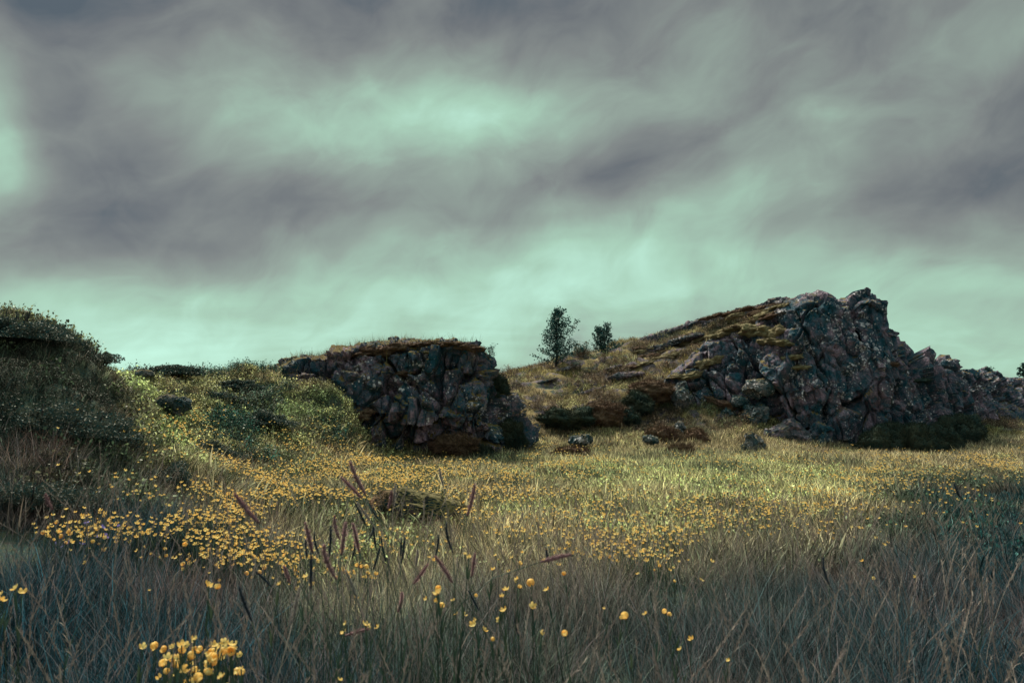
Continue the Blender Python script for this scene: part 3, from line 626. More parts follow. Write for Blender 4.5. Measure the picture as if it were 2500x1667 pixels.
shrub(650, 1030, 12.0, 1.0, .2, .6, 'heath', 'dark shrub on the slope near the left foot of the outcrop', 12, 10000, .032)
shrub(770, 1040, 13.2, .9, .3, .6, 'heath', 'leafy shrub against the left foot of the central outcrop', 14, 10000, .032)

# ------------------------------------------------------------------ scatter by geometry nodes (uncountable plants only)
def scatter(name, pts, rot, scl, tint, var, variants, label, cat):
    me = bpy.data.meshes.new(name); me.vertices.add(len(pts)); me.vertices.foreach_set('co', np.asarray(pts, np.float32).ravel())
    a = me.attributes.new('rot', 'FLOAT_VECTOR', 'POINT'); a.data.foreach_set('vector', np.asarray(rot, np.float32).ravel())
    a = me.attributes.new('scl', 'FLOAT', 'POINT'); a.data.foreach_set('value', np.asarray(scl, np.float32))
    a = me.attributes.new('var', 'INT', 'POINT'); a.data.foreach_set('value', np.asarray(var, np.int32))
    a = me.attributes.new('tint', 'FLOAT_COLOR', 'POINT'); a.data.foreach_set('color', np.c_[tint, np.ones(len(pts))].astype(np.float32).ravel())
    me.update(); o = bpy.data.objects.new(name, me); C.objects.link(o)
    g = bpy.data.node_groups.new(name, 'GeometryNodeTree')
    g.interface.new_socket('Geometry', in_out='INPUT', socket_type='NodeSocketGeometry'); g.interface.new_socket('Geometry', in_out='OUTPUT', socket_type='NodeSocketGeometry')
    gi = g.nodes.new('NodeGroupInput'); go = g.nodes.new('NodeGroupOutput'); jn = g.nodes.new('GeometryNodeJoinGeometry')
    def attr(nm, dt):
        nd = g.nodes.new('GeometryNodeInputNamedAttribute'); nd.data_type = dt; nd.inputs['Name'].default_value = nm; return nd.outputs['Attribute']
    rt, sc, vr = attr('rot', 'FLOAT_VECTOR'), attr('scl', 'FLOAT'), attr('var', 'INT')
    for k, vo in enumerate(variants):
        cmp_ = g.nodes.new('FunctionNodeCompare'); cmp_.data_type = 'INT'; cmp_.operation = 'EQUAL'
        ins = [i for i in cmp_.inputs if i.type == 'INT']; g.links.new(vr, ins[0]); ins[1].default_value = k
        oi = g.nodes.new('GeometryNodeObjectInfo'); oi.inputs['Object'].default_value = vo
        io = g.nodes.new('GeometryNodeInstanceOnPoints')
        g.links.new(gi.outputs[0], io.inputs['Points']); g.links.new(cmp_.outputs[0], io.inputs['Selection']); g.links.new(oi.outputs['Geometry'], io.inputs['Instance'])
        e2r = g.nodes.new('FunctionNodeEulerToRotation'); g.links.new(rt, e2r.inputs[0]); g.links.new(e2r.outputs[0], io.inputs['Rotation'])
        g.links.new(sc, io.inputs['Scale']); g.links.new(io.outputs[0], jn.inputs[0])
    g.links.new(jn.outputs[0], go.inputs[0])
    md = o.modifiers.new('scatter', 'NODES'); md.node_group = g
    tag(o, label, cat, kind='stuff'); return o
def proto(name, mb, mat, smooth=True):
    me = mb.mesh(name, smooth); me.materials.append(mat); return bpy.data.objects.new(name, me)
def tuft(nm, n, hmin, hmax, width, spread, bend, mat, segs=4, seed=0):
    r_ = random.Random(seed); mb = MB()
    for k in range(n):
        a = r_.random()*6.283; q = spread*math.sqrt(r_.random()); d = (math.cos(a+r_.uniform(-.8, .8)), math.sin(a+r_.uniform(-.8, .8)), 0)
        mb.blade((math.cos(a)*q, math.sin(a)*q, -.03), d, r_.uniform(hmin, hmax), width*r_.choice((.6, .8, 1, 1, 1.3, 2.1)), bend*r_.uniform(.2, 1.6), r_.random()*6.283, segs, r_.random())
    return proto(nm, mb, mat)
def herb(nm, n, h, leaf, spread, mat, seed=0):
    """a small leafy plant: stems carrying pairs of leaves"""
    r_ = np.random.default_rng(seed); mb = MB()
    for k in range(n):
        a = r_.random()*6.283; q = spread*math.sqrt(r_.random()); hh = h*r_.uniform(.6, 1.15); b = Vector((math.cos(a)*q, math.sin(a)*q, -.02)); t = b+Vector((math.cos(a)*.3*hh, math.sin(a)*.3*hh, hh))
        mb.blade(b, (math.cos(a), math.sin(a), 0), hh, .003, .3, a, 2, .1)
        m = 16; s_ = r_.random(m)**.6; pts = np.array(b)[None]*(1-s_[:, None])+np.array(t)[None]*s_[:, None]+r_.normal(size=(m, 3))*leaf*.8
        leaves(mb, pts, leaf, r_)
        mb.h[-1][:] = .8
    return proto(nm, mb, mat, False)
def gauss(px, py, cx, cy, rx, ry, tilt=0.0):
    c, s = math.cos(R(tilt)), math.sin(R(tilt)); dx = px-cx; dy = py-cy
    u = (dx*c-dy*s)/rx; v = (dx*s+dy*c)/ry
    return np.exp(-(u*u+v*v))
def sample(n, x0, x1, y0, y1, power=1.0, wide=.8):
    """random ground points, denser towards the camera for power > 1; only what the view can reach"""
    y = y0+(y1-y0)*rng.random(n)**power; half = y*.80+wide; x = (rng.random(n)*2-1)*half
    k = (x > x0) & (x < x1); x = x[k]; y = y[k]; z = H(x, y)
    return np.c_[x, y, z]
def zone_tint(p, h=.25):
    q = p.copy(); q[:, 2] += h; px, py = proj(q); n = len(p); Y = p[:, 1]
    nz = fbm(p*np.array([.8, .8, 0]), 3, 77); nz2 = fbm(p*np.array([2.7, 2.7, 0]), 3, 91)
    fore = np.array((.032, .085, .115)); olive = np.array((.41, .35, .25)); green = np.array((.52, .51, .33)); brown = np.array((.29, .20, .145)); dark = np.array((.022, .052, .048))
    wf = 1-sstep(2.9, 6.2, Y+nz*.9-1.6*np.abs(p[:, 0]-.1)/np.maximum(Y, 1)**.8)  # dark foreground spreads at the sides, vignette shade put into the grass tint
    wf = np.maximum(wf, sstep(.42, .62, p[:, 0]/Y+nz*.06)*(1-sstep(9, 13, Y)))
    sd_ = sstep(.15, .75, np.abs(p[:, 0]-.15*Y)/(Y*.75))[:, None]; fore_vignette = np.array((.050, .080, .085))*(1-sd_)+np.array((.018, .060, .082))*sd_  # grass colour darkened towards left and right as a painted vignette
    c = olive*(1-wf[:, None])+fore_vignette*wf[:, None]
    hill = sstep(.25, .9, H0(p[:, 0], p[:, 1]))
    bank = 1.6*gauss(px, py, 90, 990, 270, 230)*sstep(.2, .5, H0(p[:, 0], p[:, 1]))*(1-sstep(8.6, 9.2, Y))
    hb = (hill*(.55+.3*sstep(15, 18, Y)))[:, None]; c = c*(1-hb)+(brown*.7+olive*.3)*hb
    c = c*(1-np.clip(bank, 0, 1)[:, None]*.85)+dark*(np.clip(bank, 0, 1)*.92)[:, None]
    g = .8*gauss(px, py, 1700, 1155, 260, 34)+.7*gauss(px, py, 1850, 1160, 250, 40)+.6*gauss(px, py, 1400, 1260, 330, 60)+.8*gauss(px, py, 870, 1360, 200, 60)+.5*gauss(px, py, 2000, 1190, 150, 30)
    g += 1.3*gauss(px, py, 315, 920, 90, 26, -32)+1.3*gauss(px, py, 390, 1040, 90, 38, -38)+.7*gauss(px, py, 620, 980, 180, 50)+.7*gauss(px, py, 1500, 870, 130, 30, 15)+.5*gauss(px, py, 820, 955, 100, 25)+.6*gauss(px, py, 280, 1085, 60, 25)+.5*gauss(px, py, 1420, 1120, 300, 40)
    g = np.clip(g*(1+.7*nz2)*(1-.9*np.clip(bank, 0, 1)), 0, 1)[:, None]; c = c*(1-g)+green*g
    dk = sstep(.1, .6, nz+.5*nz2)[:, None]*.65; c = c*(1-dk)+np.array((.06, .095, .075))*dk
    rd = sstep(.45, .8, fbm(p*np.array([1.3, 1.3, 0]), 2, 123))[:, None]*.5; c = c*(1-rd)+np.array((.16, .09, .08))*rd
    return c*rng.uniform(.55, 1.5, (n, 1)), px, py
def rots(n, lean=.15): return np.c_[rng.normal(size=n)*lean, rng.normal(size=n)*lean, rng.random(n)*6.283]

# long foreground grass
LV = [tuft('long_tuft', 26, .24, .52, .0027, .08, .8, M['foreblade'], 5, s) for s in range(4)]+[tuft('long_tuft', 14, .40, .66, .0024, .07, .45, M['foreblade'], 5, s) for s in range(4, 6)]
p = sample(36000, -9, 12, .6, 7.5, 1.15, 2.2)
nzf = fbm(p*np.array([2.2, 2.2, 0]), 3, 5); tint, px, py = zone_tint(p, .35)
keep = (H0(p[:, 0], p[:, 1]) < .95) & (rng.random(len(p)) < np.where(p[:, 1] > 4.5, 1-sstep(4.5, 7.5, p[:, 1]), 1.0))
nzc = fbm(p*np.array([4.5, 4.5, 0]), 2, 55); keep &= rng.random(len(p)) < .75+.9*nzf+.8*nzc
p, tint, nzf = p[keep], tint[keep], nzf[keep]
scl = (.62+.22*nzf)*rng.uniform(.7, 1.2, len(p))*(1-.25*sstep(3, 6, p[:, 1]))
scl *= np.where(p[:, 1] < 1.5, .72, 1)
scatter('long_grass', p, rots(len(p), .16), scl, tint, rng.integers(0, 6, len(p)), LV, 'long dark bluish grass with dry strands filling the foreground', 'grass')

# meadow grass
MV = [tuft('meadow_tuft', 26, .10, .26, .0075, .10, .8, M['blade'], 3, s+20) for s in range(5)]
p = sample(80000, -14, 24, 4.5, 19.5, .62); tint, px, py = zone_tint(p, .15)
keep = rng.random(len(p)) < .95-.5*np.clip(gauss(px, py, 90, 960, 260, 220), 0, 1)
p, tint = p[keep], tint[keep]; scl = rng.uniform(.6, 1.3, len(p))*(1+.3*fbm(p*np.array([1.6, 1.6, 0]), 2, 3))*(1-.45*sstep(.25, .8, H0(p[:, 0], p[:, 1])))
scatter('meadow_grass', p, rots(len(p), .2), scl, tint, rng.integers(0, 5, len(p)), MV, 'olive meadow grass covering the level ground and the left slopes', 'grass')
# grass on the ridge
p = sample(42000, -2, 24, 17.5, 29, .8); tint, px, py = zone_tint(p, .1)
keep = (H0(p[:, 0], p[:, 1]) > .12) & ((fbm(p*np.array([.55, 1.6, 0]), 3, 44) > -.08) | (p[:, 1] < 18.5))
p, tint = p[keep], tint[keep]
up_ = (sstep(20, 23, p[:, 1])*sstep(-.2, .3, fbm(p*np.array([.7, 1.1, 0]), 3, 303)))[:, None]; tint = tint*(1-up_)+np.array((.36, .29, .13))*rng.uniform(.5, 1.4, (len(p), 1))*up_
scatter('ridge_grass', p, rots(len(p), .25), rng.uniform(.5, 1.0, len(p)), tint, rng.integers(0, 5, len(p)), MV, 'short brown and olive grass on the sloping ridge', 'grass')

# leafy ground cover
HV = [herb('herb_plant', 7, .13, .026, .09, M['leaflet'], s) for s in range(4)]
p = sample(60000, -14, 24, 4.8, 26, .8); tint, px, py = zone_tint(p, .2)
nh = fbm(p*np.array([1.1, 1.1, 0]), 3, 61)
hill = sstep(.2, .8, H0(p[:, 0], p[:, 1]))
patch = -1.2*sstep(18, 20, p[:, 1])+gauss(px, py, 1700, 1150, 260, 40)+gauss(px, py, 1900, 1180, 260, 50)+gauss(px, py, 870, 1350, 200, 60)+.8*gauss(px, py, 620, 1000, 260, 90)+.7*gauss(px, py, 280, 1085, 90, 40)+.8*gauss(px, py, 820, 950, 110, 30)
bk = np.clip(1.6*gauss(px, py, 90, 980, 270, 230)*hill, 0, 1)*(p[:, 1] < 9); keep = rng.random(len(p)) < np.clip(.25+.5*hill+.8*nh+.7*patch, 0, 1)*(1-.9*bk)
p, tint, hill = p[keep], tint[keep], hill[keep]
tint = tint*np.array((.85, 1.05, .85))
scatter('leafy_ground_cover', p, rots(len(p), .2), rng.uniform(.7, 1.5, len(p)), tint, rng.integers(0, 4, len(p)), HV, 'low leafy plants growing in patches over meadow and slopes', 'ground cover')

DV = [herb('heath_plant', 9, .20, .022, .10, M['leaflet'], s+40) for s in range(4)]
p = sample(80000, -14, 24, 5.0, 28, .9); nh = fbm(p*np.array([1.5, 1.5, 0]), 3, 361); hill = sstep(.2, .7, H0(p[:, 0], p[:, 1])); q = p.copy(); q[:, 2] += .1; px, py = proj(q)
keep = ((nh > .06) & (rng.random(len(p)) < hill*np.where(p[:, 1] > 17, .4, .8))) | (rng.random(len(p)) < 1.6*np.clip(gauss(px, py, 110, 960, 260, 210), 0, 1)*hill)
p = p[keep]; nh = nh[keep]
tint = np.array((.03, .085, .08))*rng.uniform(.5, 1.6, (len(p), 1))+np.array((.10, .05, .04))*np.clip(fbm(p*np.array([.8, .8, 0]), 2, 17), 0, 1)[:, None]
far_ = sstep(16, 18, p[:, 1])[:, None]; tint = tint*(1-far_*.8)+np.array((.15, .095, .075))*rng.uniform(.4, 1.5, (len(p), 1))*far_*.8
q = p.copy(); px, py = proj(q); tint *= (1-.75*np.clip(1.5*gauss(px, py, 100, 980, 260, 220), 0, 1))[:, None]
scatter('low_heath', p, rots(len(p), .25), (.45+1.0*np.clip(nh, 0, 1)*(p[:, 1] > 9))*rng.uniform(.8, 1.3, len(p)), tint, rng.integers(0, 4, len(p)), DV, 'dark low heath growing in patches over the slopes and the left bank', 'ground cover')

# thin grass fringe along skylines, and on top of the central outcrop
FV = [tuft('wisp', 7, .10, .32, .006, .08, .5, M['blade'], 3, s+60) for s in range(3)]
pts = []
for (x0, y0, x1, y1, Y0, Y1, n) in [(290, 890, 690, 890, 12.8, 14.6, 260), (1215, 918, 1900, 735, 24, 27.5, 300), (0, 760, 265, 880, 7.3, 8.3, 220)]:
    for k in range(n):
        t = random.random(); q = P(x0+(x1-x0)*t, y0+(y1-y0)*t, Y0+(Y1-Y0)*t+random.uniform(-.4, .4)); pts.append((q.x, q.y, h1(q.x, q.y)-.02))
mv = np.empty(len(MID.data.vertices)*3, np.float32); MID.data.vertices.foreach_get('co', mv); mv = mv.reshape(-1, 3)
mn = np.empty(len(MID.data.vertices)*3, np.float32); MID.data.vertices.foreach_get('normal', mn); mn = mn.reshape(-1, 3)
ok = np.where((mn[:, 2] > .75) & (mv[:, 2] > 1.9) & (mv[:, 1] < 17))[0]
pts += [tuple(mv[i]) for i in rng.choice(ok, 420)]
pts = np.array(pts)
scatter('skyline_grass', pts, rots(len(pts), .15), rng.uniform(.35, .95, len(pts)), np.tile((.15, .13, .07), (len(pts), 1))*rng.uniform(.6, 1.3, (len(pts), 1)), rng.integers(0, 3, len(pts)), FV, 'thin wisps of grass along the skylines and rock tops', 'grass')

# ------------------------------------------------------------------ flowers
def bloom_mb(rad, petals, cup, layers=1, seed=0):
    mb = MB(); r_ = random.Random(seed)
    for L in range(layers):
        for k in range(petals):
            a = 2*math.pi*(k+.5*L)/petals+r_.uniform(-.1, .1); V = []; n = 4
            for i in range(n+1):
                t = i/n; ph = cup*t*1.35; rr = rad*(.12+math.sin(min(ph, 2.6))*(.92-.15*L)); zz = rad*(1-math.cos(ph))*.85+L*.08*rad; wv_ = rad*.54*math.sin(math.pi*(.12+.80*t))**.7
                for s_ in (-1, -.4, .4, 1):
                    aa = a+s_*wv_/max(rr, rad*.35)*.85
                    V.append((math.cos(aa)*rr, math.sin(aa)*rr, zz-abs(s_)*.04*rad))
            Fq = [[i*4+j, i*4+j+1, (i+1)*4+j+1, (i+1)*4+j] for i in range(n) for j in range(3)]
            mb.addm(V, Fq, None, r_.random())
    return mb
BLOOM = bloom_mb(.0115, 5, 1.15, 1, 3).mesh('bloom'); BLOOM.materials.append(M['petal'])
BLOOM_B = bloom_mb(.0115, 5, 1.75, 2, 4).mesh('bloom'); BLOOM_B.materials.append(M['petal'])
BLOOM_V = bloom_mb(.014, 5, .8, 1, 5).mesh('bloom'); BLOOM_V.materials.append(M['petal_violet'])
def stem_mesh(h, seed):
    r_ = random.Random(seed); mb = MB(); dx, dy = r_.uniform(-.06, .06), r_.uniform(-.06, .06)
    pts = [(dx*(t-1)*1.0, dy*(t-1)*1.0, h*(t-1)) for t in (0, .35, .7, .9, 1)]
    mb.tube(pts, [.0016, .0014, .0012, .0011, .002], 5)
    for k in range(3):
        t = r_.uniform(.4, .85); q = pts[2]; mb.blade((dx*(t-1), dy*(t-1), h*(t-1)), (r_.uniform(-1, 1), r_.uniform(-1, 1), 0), .05, .007, .8, r_.random()*6, 3, .5)
    me = mb.mesh('stem'); me.materials.append(M['stem']); return me
STEMS = [stem_mesh(.34, s) for s in range(4)]
def place_flower(px, py, Y, label, group, cat='yellow flower', name='buttercup', bl=None, sc=1.0):
    q = P(px, py, Y); root = empty(name, (q.x, q.y, q.z), random.random()*6.28); tag(root, label, cat, group)
    b = bpy.data.objects.new('bloom', bl or random.choice((BLOOM, BLOOM, BLOOM_B))); C.objects.link(b); b.parent = root
    s_ = sc*random.uniform(.6, 1.25); b.scale = (s_, s_, s_); b.rotation_euler = (random.uniform(-1, 1.1), random.uniform(-1, 1), 0)
    s = bpy.data.objects.new('stem', random.choice(STEMS)); C.objects.link(s); s.parent = root
    return root
G1 = 'yellow flowers of the near clump at the lower left'
for k in range(78):
    while True:
        px, py = random.gauss(480, 70), random.gauss(1615, 42)
        if 345 < px < 605 and 1555 < py < 1700 and (py < 1600 or random.random() < .7): break
    place_flower(px, py, random.uniform(1.55, 2.1), 'yellow flower in the dense near clump low at the left', G1, sc=.8)
G2 = 'yellow flowers scattered in the front grass'
for (px, py) in [(1262, 1413), (1268, 1435), (1298, 1427), (1300, 1480), (1225, 1455), (1230, 1490), (1218, 1512), (1106, 1465), (1115, 1498), (1132, 1500), (1155, 1525), (1158, 1512), (1068, 1448), (1070, 1440), (1064, 1468), (1075, 1480),
                 (843, 1522), (840, 1543), (892, 1525), (903, 1532), (923, 1530), (1200, 1560), (1322, 1545), (1380, 1550), (1475, 1485), (1520, 1510), (1528, 1508), (1576, 1498), (1625, 1495), (1634, 1502), (1688, 1560), (1778, 1612), (1660, 1585),
                 (38, 1436), (5, 1447), (54, 1446), (3, 1465), (830, 1660), (852, 1655), (530, 1437), (510, 1430), (505, 1425), (682, 1425), (1182, 1538), (746, 1408), (1160, 1455), (1040, 1462), (1204, 1390), (1145, 1360), (1135, 1352), (1335, 1440), (1235, 1440)]:
    place_flower(px, py, random.uniform(1.7, 2.5), 'yellow flower standing singly among the dark front grass', G2, sc=.75)
G3 = 'violet flowers on the shaded left side'
for (px, py) in [(214, 1275), (208, 1277), (250, 1286), (257, 1308), (236, 1310), (200, 1328), (152, 1334), (169, 1322), (134, 1327), (290, 1283)]:
    place_flower(px, py, 4.1+random.uniform(-.1, .2), 'small violet flower among the yellow ones at the shaded left edge', G3, 'violet flower', 'cranesbill', BLOOM_V, 1.1 if px not in (257, 200) else 1.6)

# the drifts of yellow flowers: the 160 nearest are single plants, the rest one drift object
def drift_weight(px, py):
    return (1.5*gauss(px, py, 540, 1280, 280, 80, -6)+.7*gauss(px, py, 340, 1280, 150, 45)+1.25*gauss(px, py, 780, 1180, 360, 70, 4)+1.4*gauss(px, py, 620, 1125, 270, 65)+.6*gauss(px, py, 1050, 1150, 260, 40)+.32*gauss(px, py, 1250, 1200, 330, 70)
            + .45*gauss(px, py, 1550, 1130, 250, 24)+.42*gauss(px, py, 1500, 1235, 150, 34)+.26*gauss(px, py, 1700, 1250, 230, 38)+.7*gauss(px, py, 1330, 1080, 70, 40, -38)+.4*gauss(px, py, 2000, 1200, 230, 60)+.35*gauss(px, py, 2150, 1160, 200, 40)
            + 1.0*gauss(px, py, 2420, 1135, 230, 26)+.35*gauss(px, py, 1950, 1115, 200, 14)+.25*gauss(px, py, 1850, 1115, 40, 10)+.8*gauss(px, py, 1640, 1290, 60, 12)+.8*gauss(px, py, 1490, 1335, 70, 22)+.8*gauss(px, py, 1610, 1335, 60, 22)+.5*gauss(px, py, 1420, 1375, 60, 14)
            + .7*gauss(px, py, 600, 1060, 280, 60)+.22*gauss(px, py, 1350, 1060, 120, 60)+.3*gauss(px, py, 1130, 1075, 60, 25)+.12*gauss(px, py, 1500, 1300, 500, 80)+.1*gauss(px, py, 700, 1000, 150, 60))
p = sample(130000, -14, 24, 3.2, 22, .95); q = p.copy(); q[:, 2] += .27; px, py = proj(q)
cl = fbm(p*np.array([2.3, 2.3, 0]), 3, 201)
wgt = drift_weight(px, py)*np.clip(.4+1.9*cl, .01, 2.2)*(p[:, 1]/9)**.0
keep = (rng.random(len(p)) < wgt*.36*np.clip((10/p[:, 1])**1.1, .6, 3.2)) & (px > 60+60*rng.random(len(px))) & (px < 2540)
p = p[keep]; p = p[np.argsort(p[:, 1])]; px, py = proj(p+np.array([0, 0, .27]))
near = p[:160]; far = p[160:]
G4 = 'nearest yellow flowers of the meadow drifts'
for (x, y, z) in near:
    a, b = proj(np.array([x, y, z+random.uniform(.22, .34)])); a = float(a)
    lb = ('yellow flower at the left end of the flower drifts, beside the violet ones' if a < 330 else 'yellow flower on the near edge of the left drift' if a < 620 else
          'yellow flower behind the bunch of foxtail spikes, on the near edge of the drift' if a < 950 else 'yellow flower between the mossy boulder and the front grass' if a < 1300 else 'yellow flower on the near edge of the flowers right of the mossy boulder')
    place_flower(a, float(b), float(y), lb, G4, sc=.95)
fm = []
for s in range(3):
    mb = bloom_mb(.0108, 5, (1.1, 1.4, 1.2)[s], 1, 20+s); 
    for v_ in mb.v: v_ += np.array([0, 0, .27])
    mb.tube([(random.uniform(-.03, .03), random.uniform(-.03, .03), -.02), (0, 0, .14), (0, 0, .272)], [.0022, .002, .002], 4, .5)
    me = mb.mesh('drift_flower'); me.materials.append(M['petal']); me.materials.append(M['stem'])
    nst = 4*2+2
    for pl in list(me.polygons)[-nst:]: pl.material_index = 1
    fm.append(bpy.data.objects.new('drift_flower', me))
scl = rng.uniform(.7, 1.25, len(far))*(1+.2*sstep(8, 16, far[:, 1]))
rt = rots(len(far), .28); 
print('drift flowers', len(far))
far[:, 2] -= .27*(scl-1)*.6
scatter('yellow_flower_drifts', far, rt, scl, np.ones((len(far), 3)), rng.integers(0, 3, len(far)), fm, 'thousands of small yellow flowers drifting across the meadow and slopes', 'flowers')

# ------------------------------------------------------------------ foxtail spikes
def spike_mesh(L, rad, seed):
    r_ = np.random.default_rng(seed); mb = MB()
    ts = np.linspace(0, 1, 12); bendx = r_.uniform(-.14, .14)
    core = [(bendx*L*math.sin(t*2), 0, L*t) for t in ts]
    mb.tube(core, [rad*.5*math.sin(math.pi*(.06+.9*t))**.45 for t in ts], 7, .3)
    n = 420; t = r_.random(n); a = r_.random(n)*6.283; rr = rad*np.sin(np.pi*(.05+.92*t))**.5
    b = np.c_[bendx*L*np.sin(t*2)+np.cos(a)*rr*.5, np.sin(a)*rr*.5, L*t]; d = np.c_[np.cos(a)*.75, np.sin(a)*.75, np.full(n, 1.0)]*(rr*1.3)[:, None]*r_.uniform(.6, 1.3, (n, 1))
    s_ = np.c_[-np.sin(a), np.cos(a), np.zeros(n)]*rad*.16
    V = np.stack([b-s_, b+s_, b+d], 1).reshape(-1, 3)
    mb.v.append(V); mb.f += (np.arange(n*3).reshape(-1, 3)+mb.n).tolist(); mb.n += len(V); mb.h.append(np.zeros(len(V))); mb.r.append(np.repeat(r_.random(n), 3))
    return mb.mesh('seed_spike')
SPK = {}
def foxtail(tip, bot, mat, label, Lr=.085, footx=None, wid=1.0):
    lp = math.hypot(tip[0]-bot[0], tip[1]-bot[1]); Y = min(2.3, max(1.15, Lr*F/max(lp, 30)))
    T, Bt = P(*tip, Y), P(*bot, Y+random.uniform(-.015, .015)); d = T-Bt
    root = empty('foxtail_grass', (0, 0, 0)); sd_ = random.randint(0, 5)
    key = (sd_, mat)
    if key not in SPK:
        me = spike_mesh(.085, .0036, sd_); me.materials.append(M[mat]); SPK[key] = me
    gx_ = Bt.x-(d.x/d.length)*.30 if footx is None else footx; gy_ = Y+random.uniform(-.12, .12); gz = h1(gx_, gy_)
    root.location = (gx_, gy_, gz); tag(root, label, 'foxtail grass', 'foxtail grasses rising from the front grass')
    o = bpy.data.objects.new('seed_spike', SPK[key]); C.objects.link(o); o.parent = root
    o.location = Bt-root.location; o.rotation_mode = 'QUATERNION'; o.rotation_quaternion = d.to_track_quat('Z', 'Y'); k = d.length/.085; o.scale = (wid, wid, k)
    mb = MB(); g = Vector((0, 0, -.03)); e = Bt-root.location; m1_ = Vector((g.x*.7+e.x*.15, e.y*.3, e.z*.45))
    c1 = e-d.normalized()*e.z*.5; pts = []
    for i in range(9):
        t = i/8; pts.append((1-t)**3*g+3*(1-t)**2*t*m1_+3*(1-t)*t*t*c1+t**3*e)
    mb.tube(pts, [.0016-.0007*i/8 for i in range(9)], 5, .4)
    mb.blade(pts[3], (random.uniform(-1, 1), random.uniform(-.3, .3), 0), .16, .005, .9, random.random()*6, 5, .4)
    link('stem', mb.mesh('stem'), M['stem'] if mat != 'spike_pale' else M['straw'], root)
    return root
def c6(x, y): return (550+x/2.766, 1100+y/2.766)
def c7(x, y): return (1200+x/2.766, 1100+y/2.766)
def c5(x, y): return (x/2.766, 1100+y/2.766)
def c8(x, y): return (1800+x/2.351, 1000+y/2.351)
pl, dk_, pa = 'spike_plum', 'spike_dark', 'spike_pale'
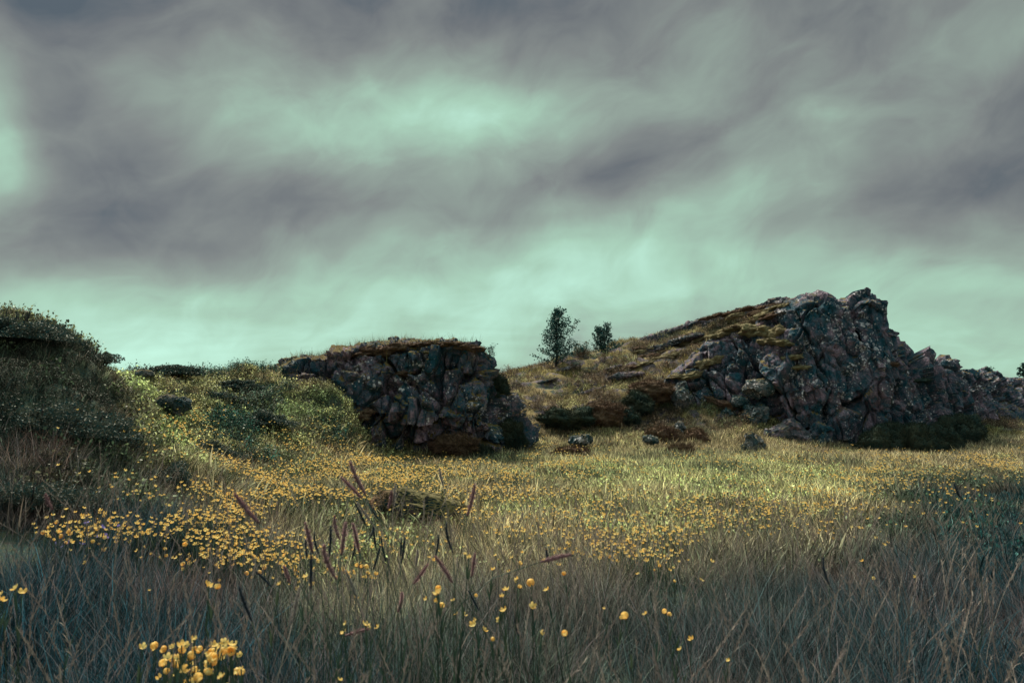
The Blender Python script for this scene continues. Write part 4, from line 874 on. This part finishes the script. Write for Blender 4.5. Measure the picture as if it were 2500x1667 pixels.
FOX = [
 (c6(865, 68), c6(948, 300), pl, 'highest plum foxtail spike, leaning left, in the central bunch'),
 (c6(778, 175), c6(925, 322), pl, 'strongly slanting plum foxtail spike just left of the highest one'),
 (c6(70, 285), c6(228, 490), pl, 'lone slanting plum foxtail spike among the flowers left of the bunch'),
 (c6(1100, 268), c6(1100, 395), pl, 'short upright plum foxtail spike in front of the rust-brown boulder gap'),
 (c6(1148, 215), c6(1135, 385), pa, 'thin greyish foxtail spike standing left of the rust-brown boulder'),
 (c6(1452, 115), c6(1475, 250), pa, 'tall grey foxtail spike rising above the rust-brown boulder'),
 (c6(1678, 225), c6(1635, 440), pl, 'plum foxtail spike leaning right beside the rust-brown boulder'),
 (c6(870, 345), c6(948, 500), dk_, 'dark foxtail spike leaning left below the two highest plum ones'),
 (c6(890, 350), c6(990, 490), pa, 'pale foxtail spike right beside the dark leaning one'),
 (c6(970, 335), c6(1040, 470), dk_, 'dark foxtail spike against the left end of the boulder'),
 (c6(540, 480), c6(590, 690), pl, 'thick plum foxtail spike at the left of the bunch'),
 (c6(550, 590), c6(552, 730), dk_, 'short dark foxtail spike behind the thick plum one'),
 (c6(578, 690), c6(578, 935), dk_, 'long dark foxtail spike below the thick plum one'),
 (c6(630, 545), c6(640, 715), dk_, 'dark foxtail spike second from the left of the bunch'),
 (c6(700, 505), c6(700, 730), dk_, 'straight upright dark foxtail spike left of the plum pair'),
 (c6(765, 430), c6(772, 600), pl, 'upright plum foxtail spike in the middle of the bunch'),
 (c6(815, 475), c6(785, 700), pl, 'plum foxtail spike leaning slightly right in the middle of the bunch'),
 (c6(855, 480), c6(905, 685), pl, 'plum foxtail spike leaning left, right of the middle of the bunch'),
 (c6(865, 600), c6(858, 730), dk_, 'short dark foxtail spike under the leaning plum one'),
 (c6(970, 500), c6(968, 600), dk_, 'very short dark foxtail spike below the pale one'),
 (c6(1000, 530), c6(1018, 665), dk_, 'dark foxtail spike right of the very short one'),
 (c6(1050, 640), c6(1000, 800), dk_, 'dark foxtail spike leaning right at the right of the bunch'),
 (c6(1062, 575), c6(1085, 750), dk_, 'thick dark foxtail spike at the right edge of the bunch'),
 (c6(1180, 590), c6(1183, 710), dk_, 'thin dark foxtail spike, left one of a close pair below the boulder'),
 (c6(1215, 585), c6(1190, 760), dk_, 'thin dark foxtail spike, right one of a close pair below the boulder'),
 (c6(1412, 570), c6(1418, 715), dk_, 'lone upright dark foxtail spike under the boulder'),
 (c6(1528, 480), c6(1538, 690), dk_, 'long thin dark foxtail spike at the right end of the boulder'),
 (c6(1295, 670), c6(1285, 780), pa, 'short whitish foxtail spike in the green patch'),
 (c6(715, 620), c6(752, 870), pl, 'long plum foxtail spike low in the bunch'),
 (c6(800, 810), c6(900, 1030), pa, 'pale pink foxtail spike leaning left low in the bunch'),
 (c6(525, 910), c6(455, 1160), pa, 'pale pink foxtail spike leaning right below the left of the bunch'),
 (c6(390, 780), c6(440, 900), pl, 'small plum foxtail spike left of the bunch'),
 (c6(195, 820), c6(310, 915), dk_, 'bent dark foxtail spike at the lower edge of the left flower drift'),
 (c6(100, 900), c6(180, 1150), dk_, 'long dark foxtail spike leaning left above the near yellow clump'),
 (c6(1410, 715), c6(1535, 890), pl, 'slanting plum foxtail spike below the lone dark one'),
 (c6(1690, 690), c6(1665, 850), pl, 'plum foxtail spike standing right of the slanting one'),
 (c6(1370, 750), c6(1270, 900), pl, 'plum foxtail spike leaning far right below the green patch'),
 (c6(1640, 940), c6(1715, 1080), dk_, 'dark slanting foxtail spike among the front yellow flowers'),
 (c6(1165, 950), c6(1165, 1090), pl, 'upright red-brown foxtail spike deep in the front grass'),
 (c6(955, 1215), c6(800, 1250), pl, 'nearly horizontal plum foxtail spike beside two yellow flowers'),
 (c7(548, 708), c7(330, 750), pl, 'nearly horizontal pink foxtail spike on a long arching stalk'),
 (c7(365, 650), c7(385, 760), dk_, 'dark foxtail spike crossing the horizontal pink one'),
 (c7(170, 1080), c7(182, 1250), dk_, 'upright dark foxtail spike low in the front grass'),
 (c5(335, 285), c5(355, 400), pl, 'plum foxtail spike alone in the dark hollow at the left'),
 (c8(1258, 425), c8(1290, 520), dk_, 'dark foxtail spike alone at the right end of the meadow'),
 (c8(522, 850), c8(525, 1000), dk_, 'upright dark foxtail spike in the right front grass'),
 (c8(640, 1385), c8(540, 1520), pa, 'pale dry foxtail spike near the bottom right of the front grass'),
]
for t_, b_, m_, l_ in FOX: foxtail(t_, b_, m_, l_, wid=2.0 if m_ == pl else 1.45)

# dry arching stalks with loose heads scattered through the long grass
def stalk_proto(seed):
    r_ = random.Random(seed); mb = MB(); h = r_.uniform(.42, .62); dx = r_.uniform(-.12, .22)
    pts = [Vector((dx*t*t, .05*t*math.sin(seed), h*t-.10*dx*t**3)) for t in np.linspace(0, 1, 7)]
    mb.tube(pts, [.0014-.0009*t for t in np.linspace(0, 1, 7)], 4, .4)
    for k in range(26):
        t = .70+.3*k/26; b = pts[-1].lerp(pts[4], (1-t)*2.6); mb.blade(b, (r_.uniform(-1, 1)+dx*3, r_.uniform(-1, 1), 0), r_.uniform(.012, .03), .0028, .8, r_.random()*6, 2, r_.random())
    return proto('dry_stalk', mb, M['straw'])
SV = [stalk_proto(s) for s in range(6)]
p = sample(1900, -6, 8, 1.0, 6, 1.2); p = p[H0(p[:, 0], p[:, 1]) < .35]
scatter('dry_grass_stalks', p, rots(len(p), .18), rng.uniform(.7, 1.15, len(p)), np.ones((len(p), 3)), rng.integers(0, 6, len(p)), SV, 'thin dry pinkish seed stalks arching through the front grass', 'grass')
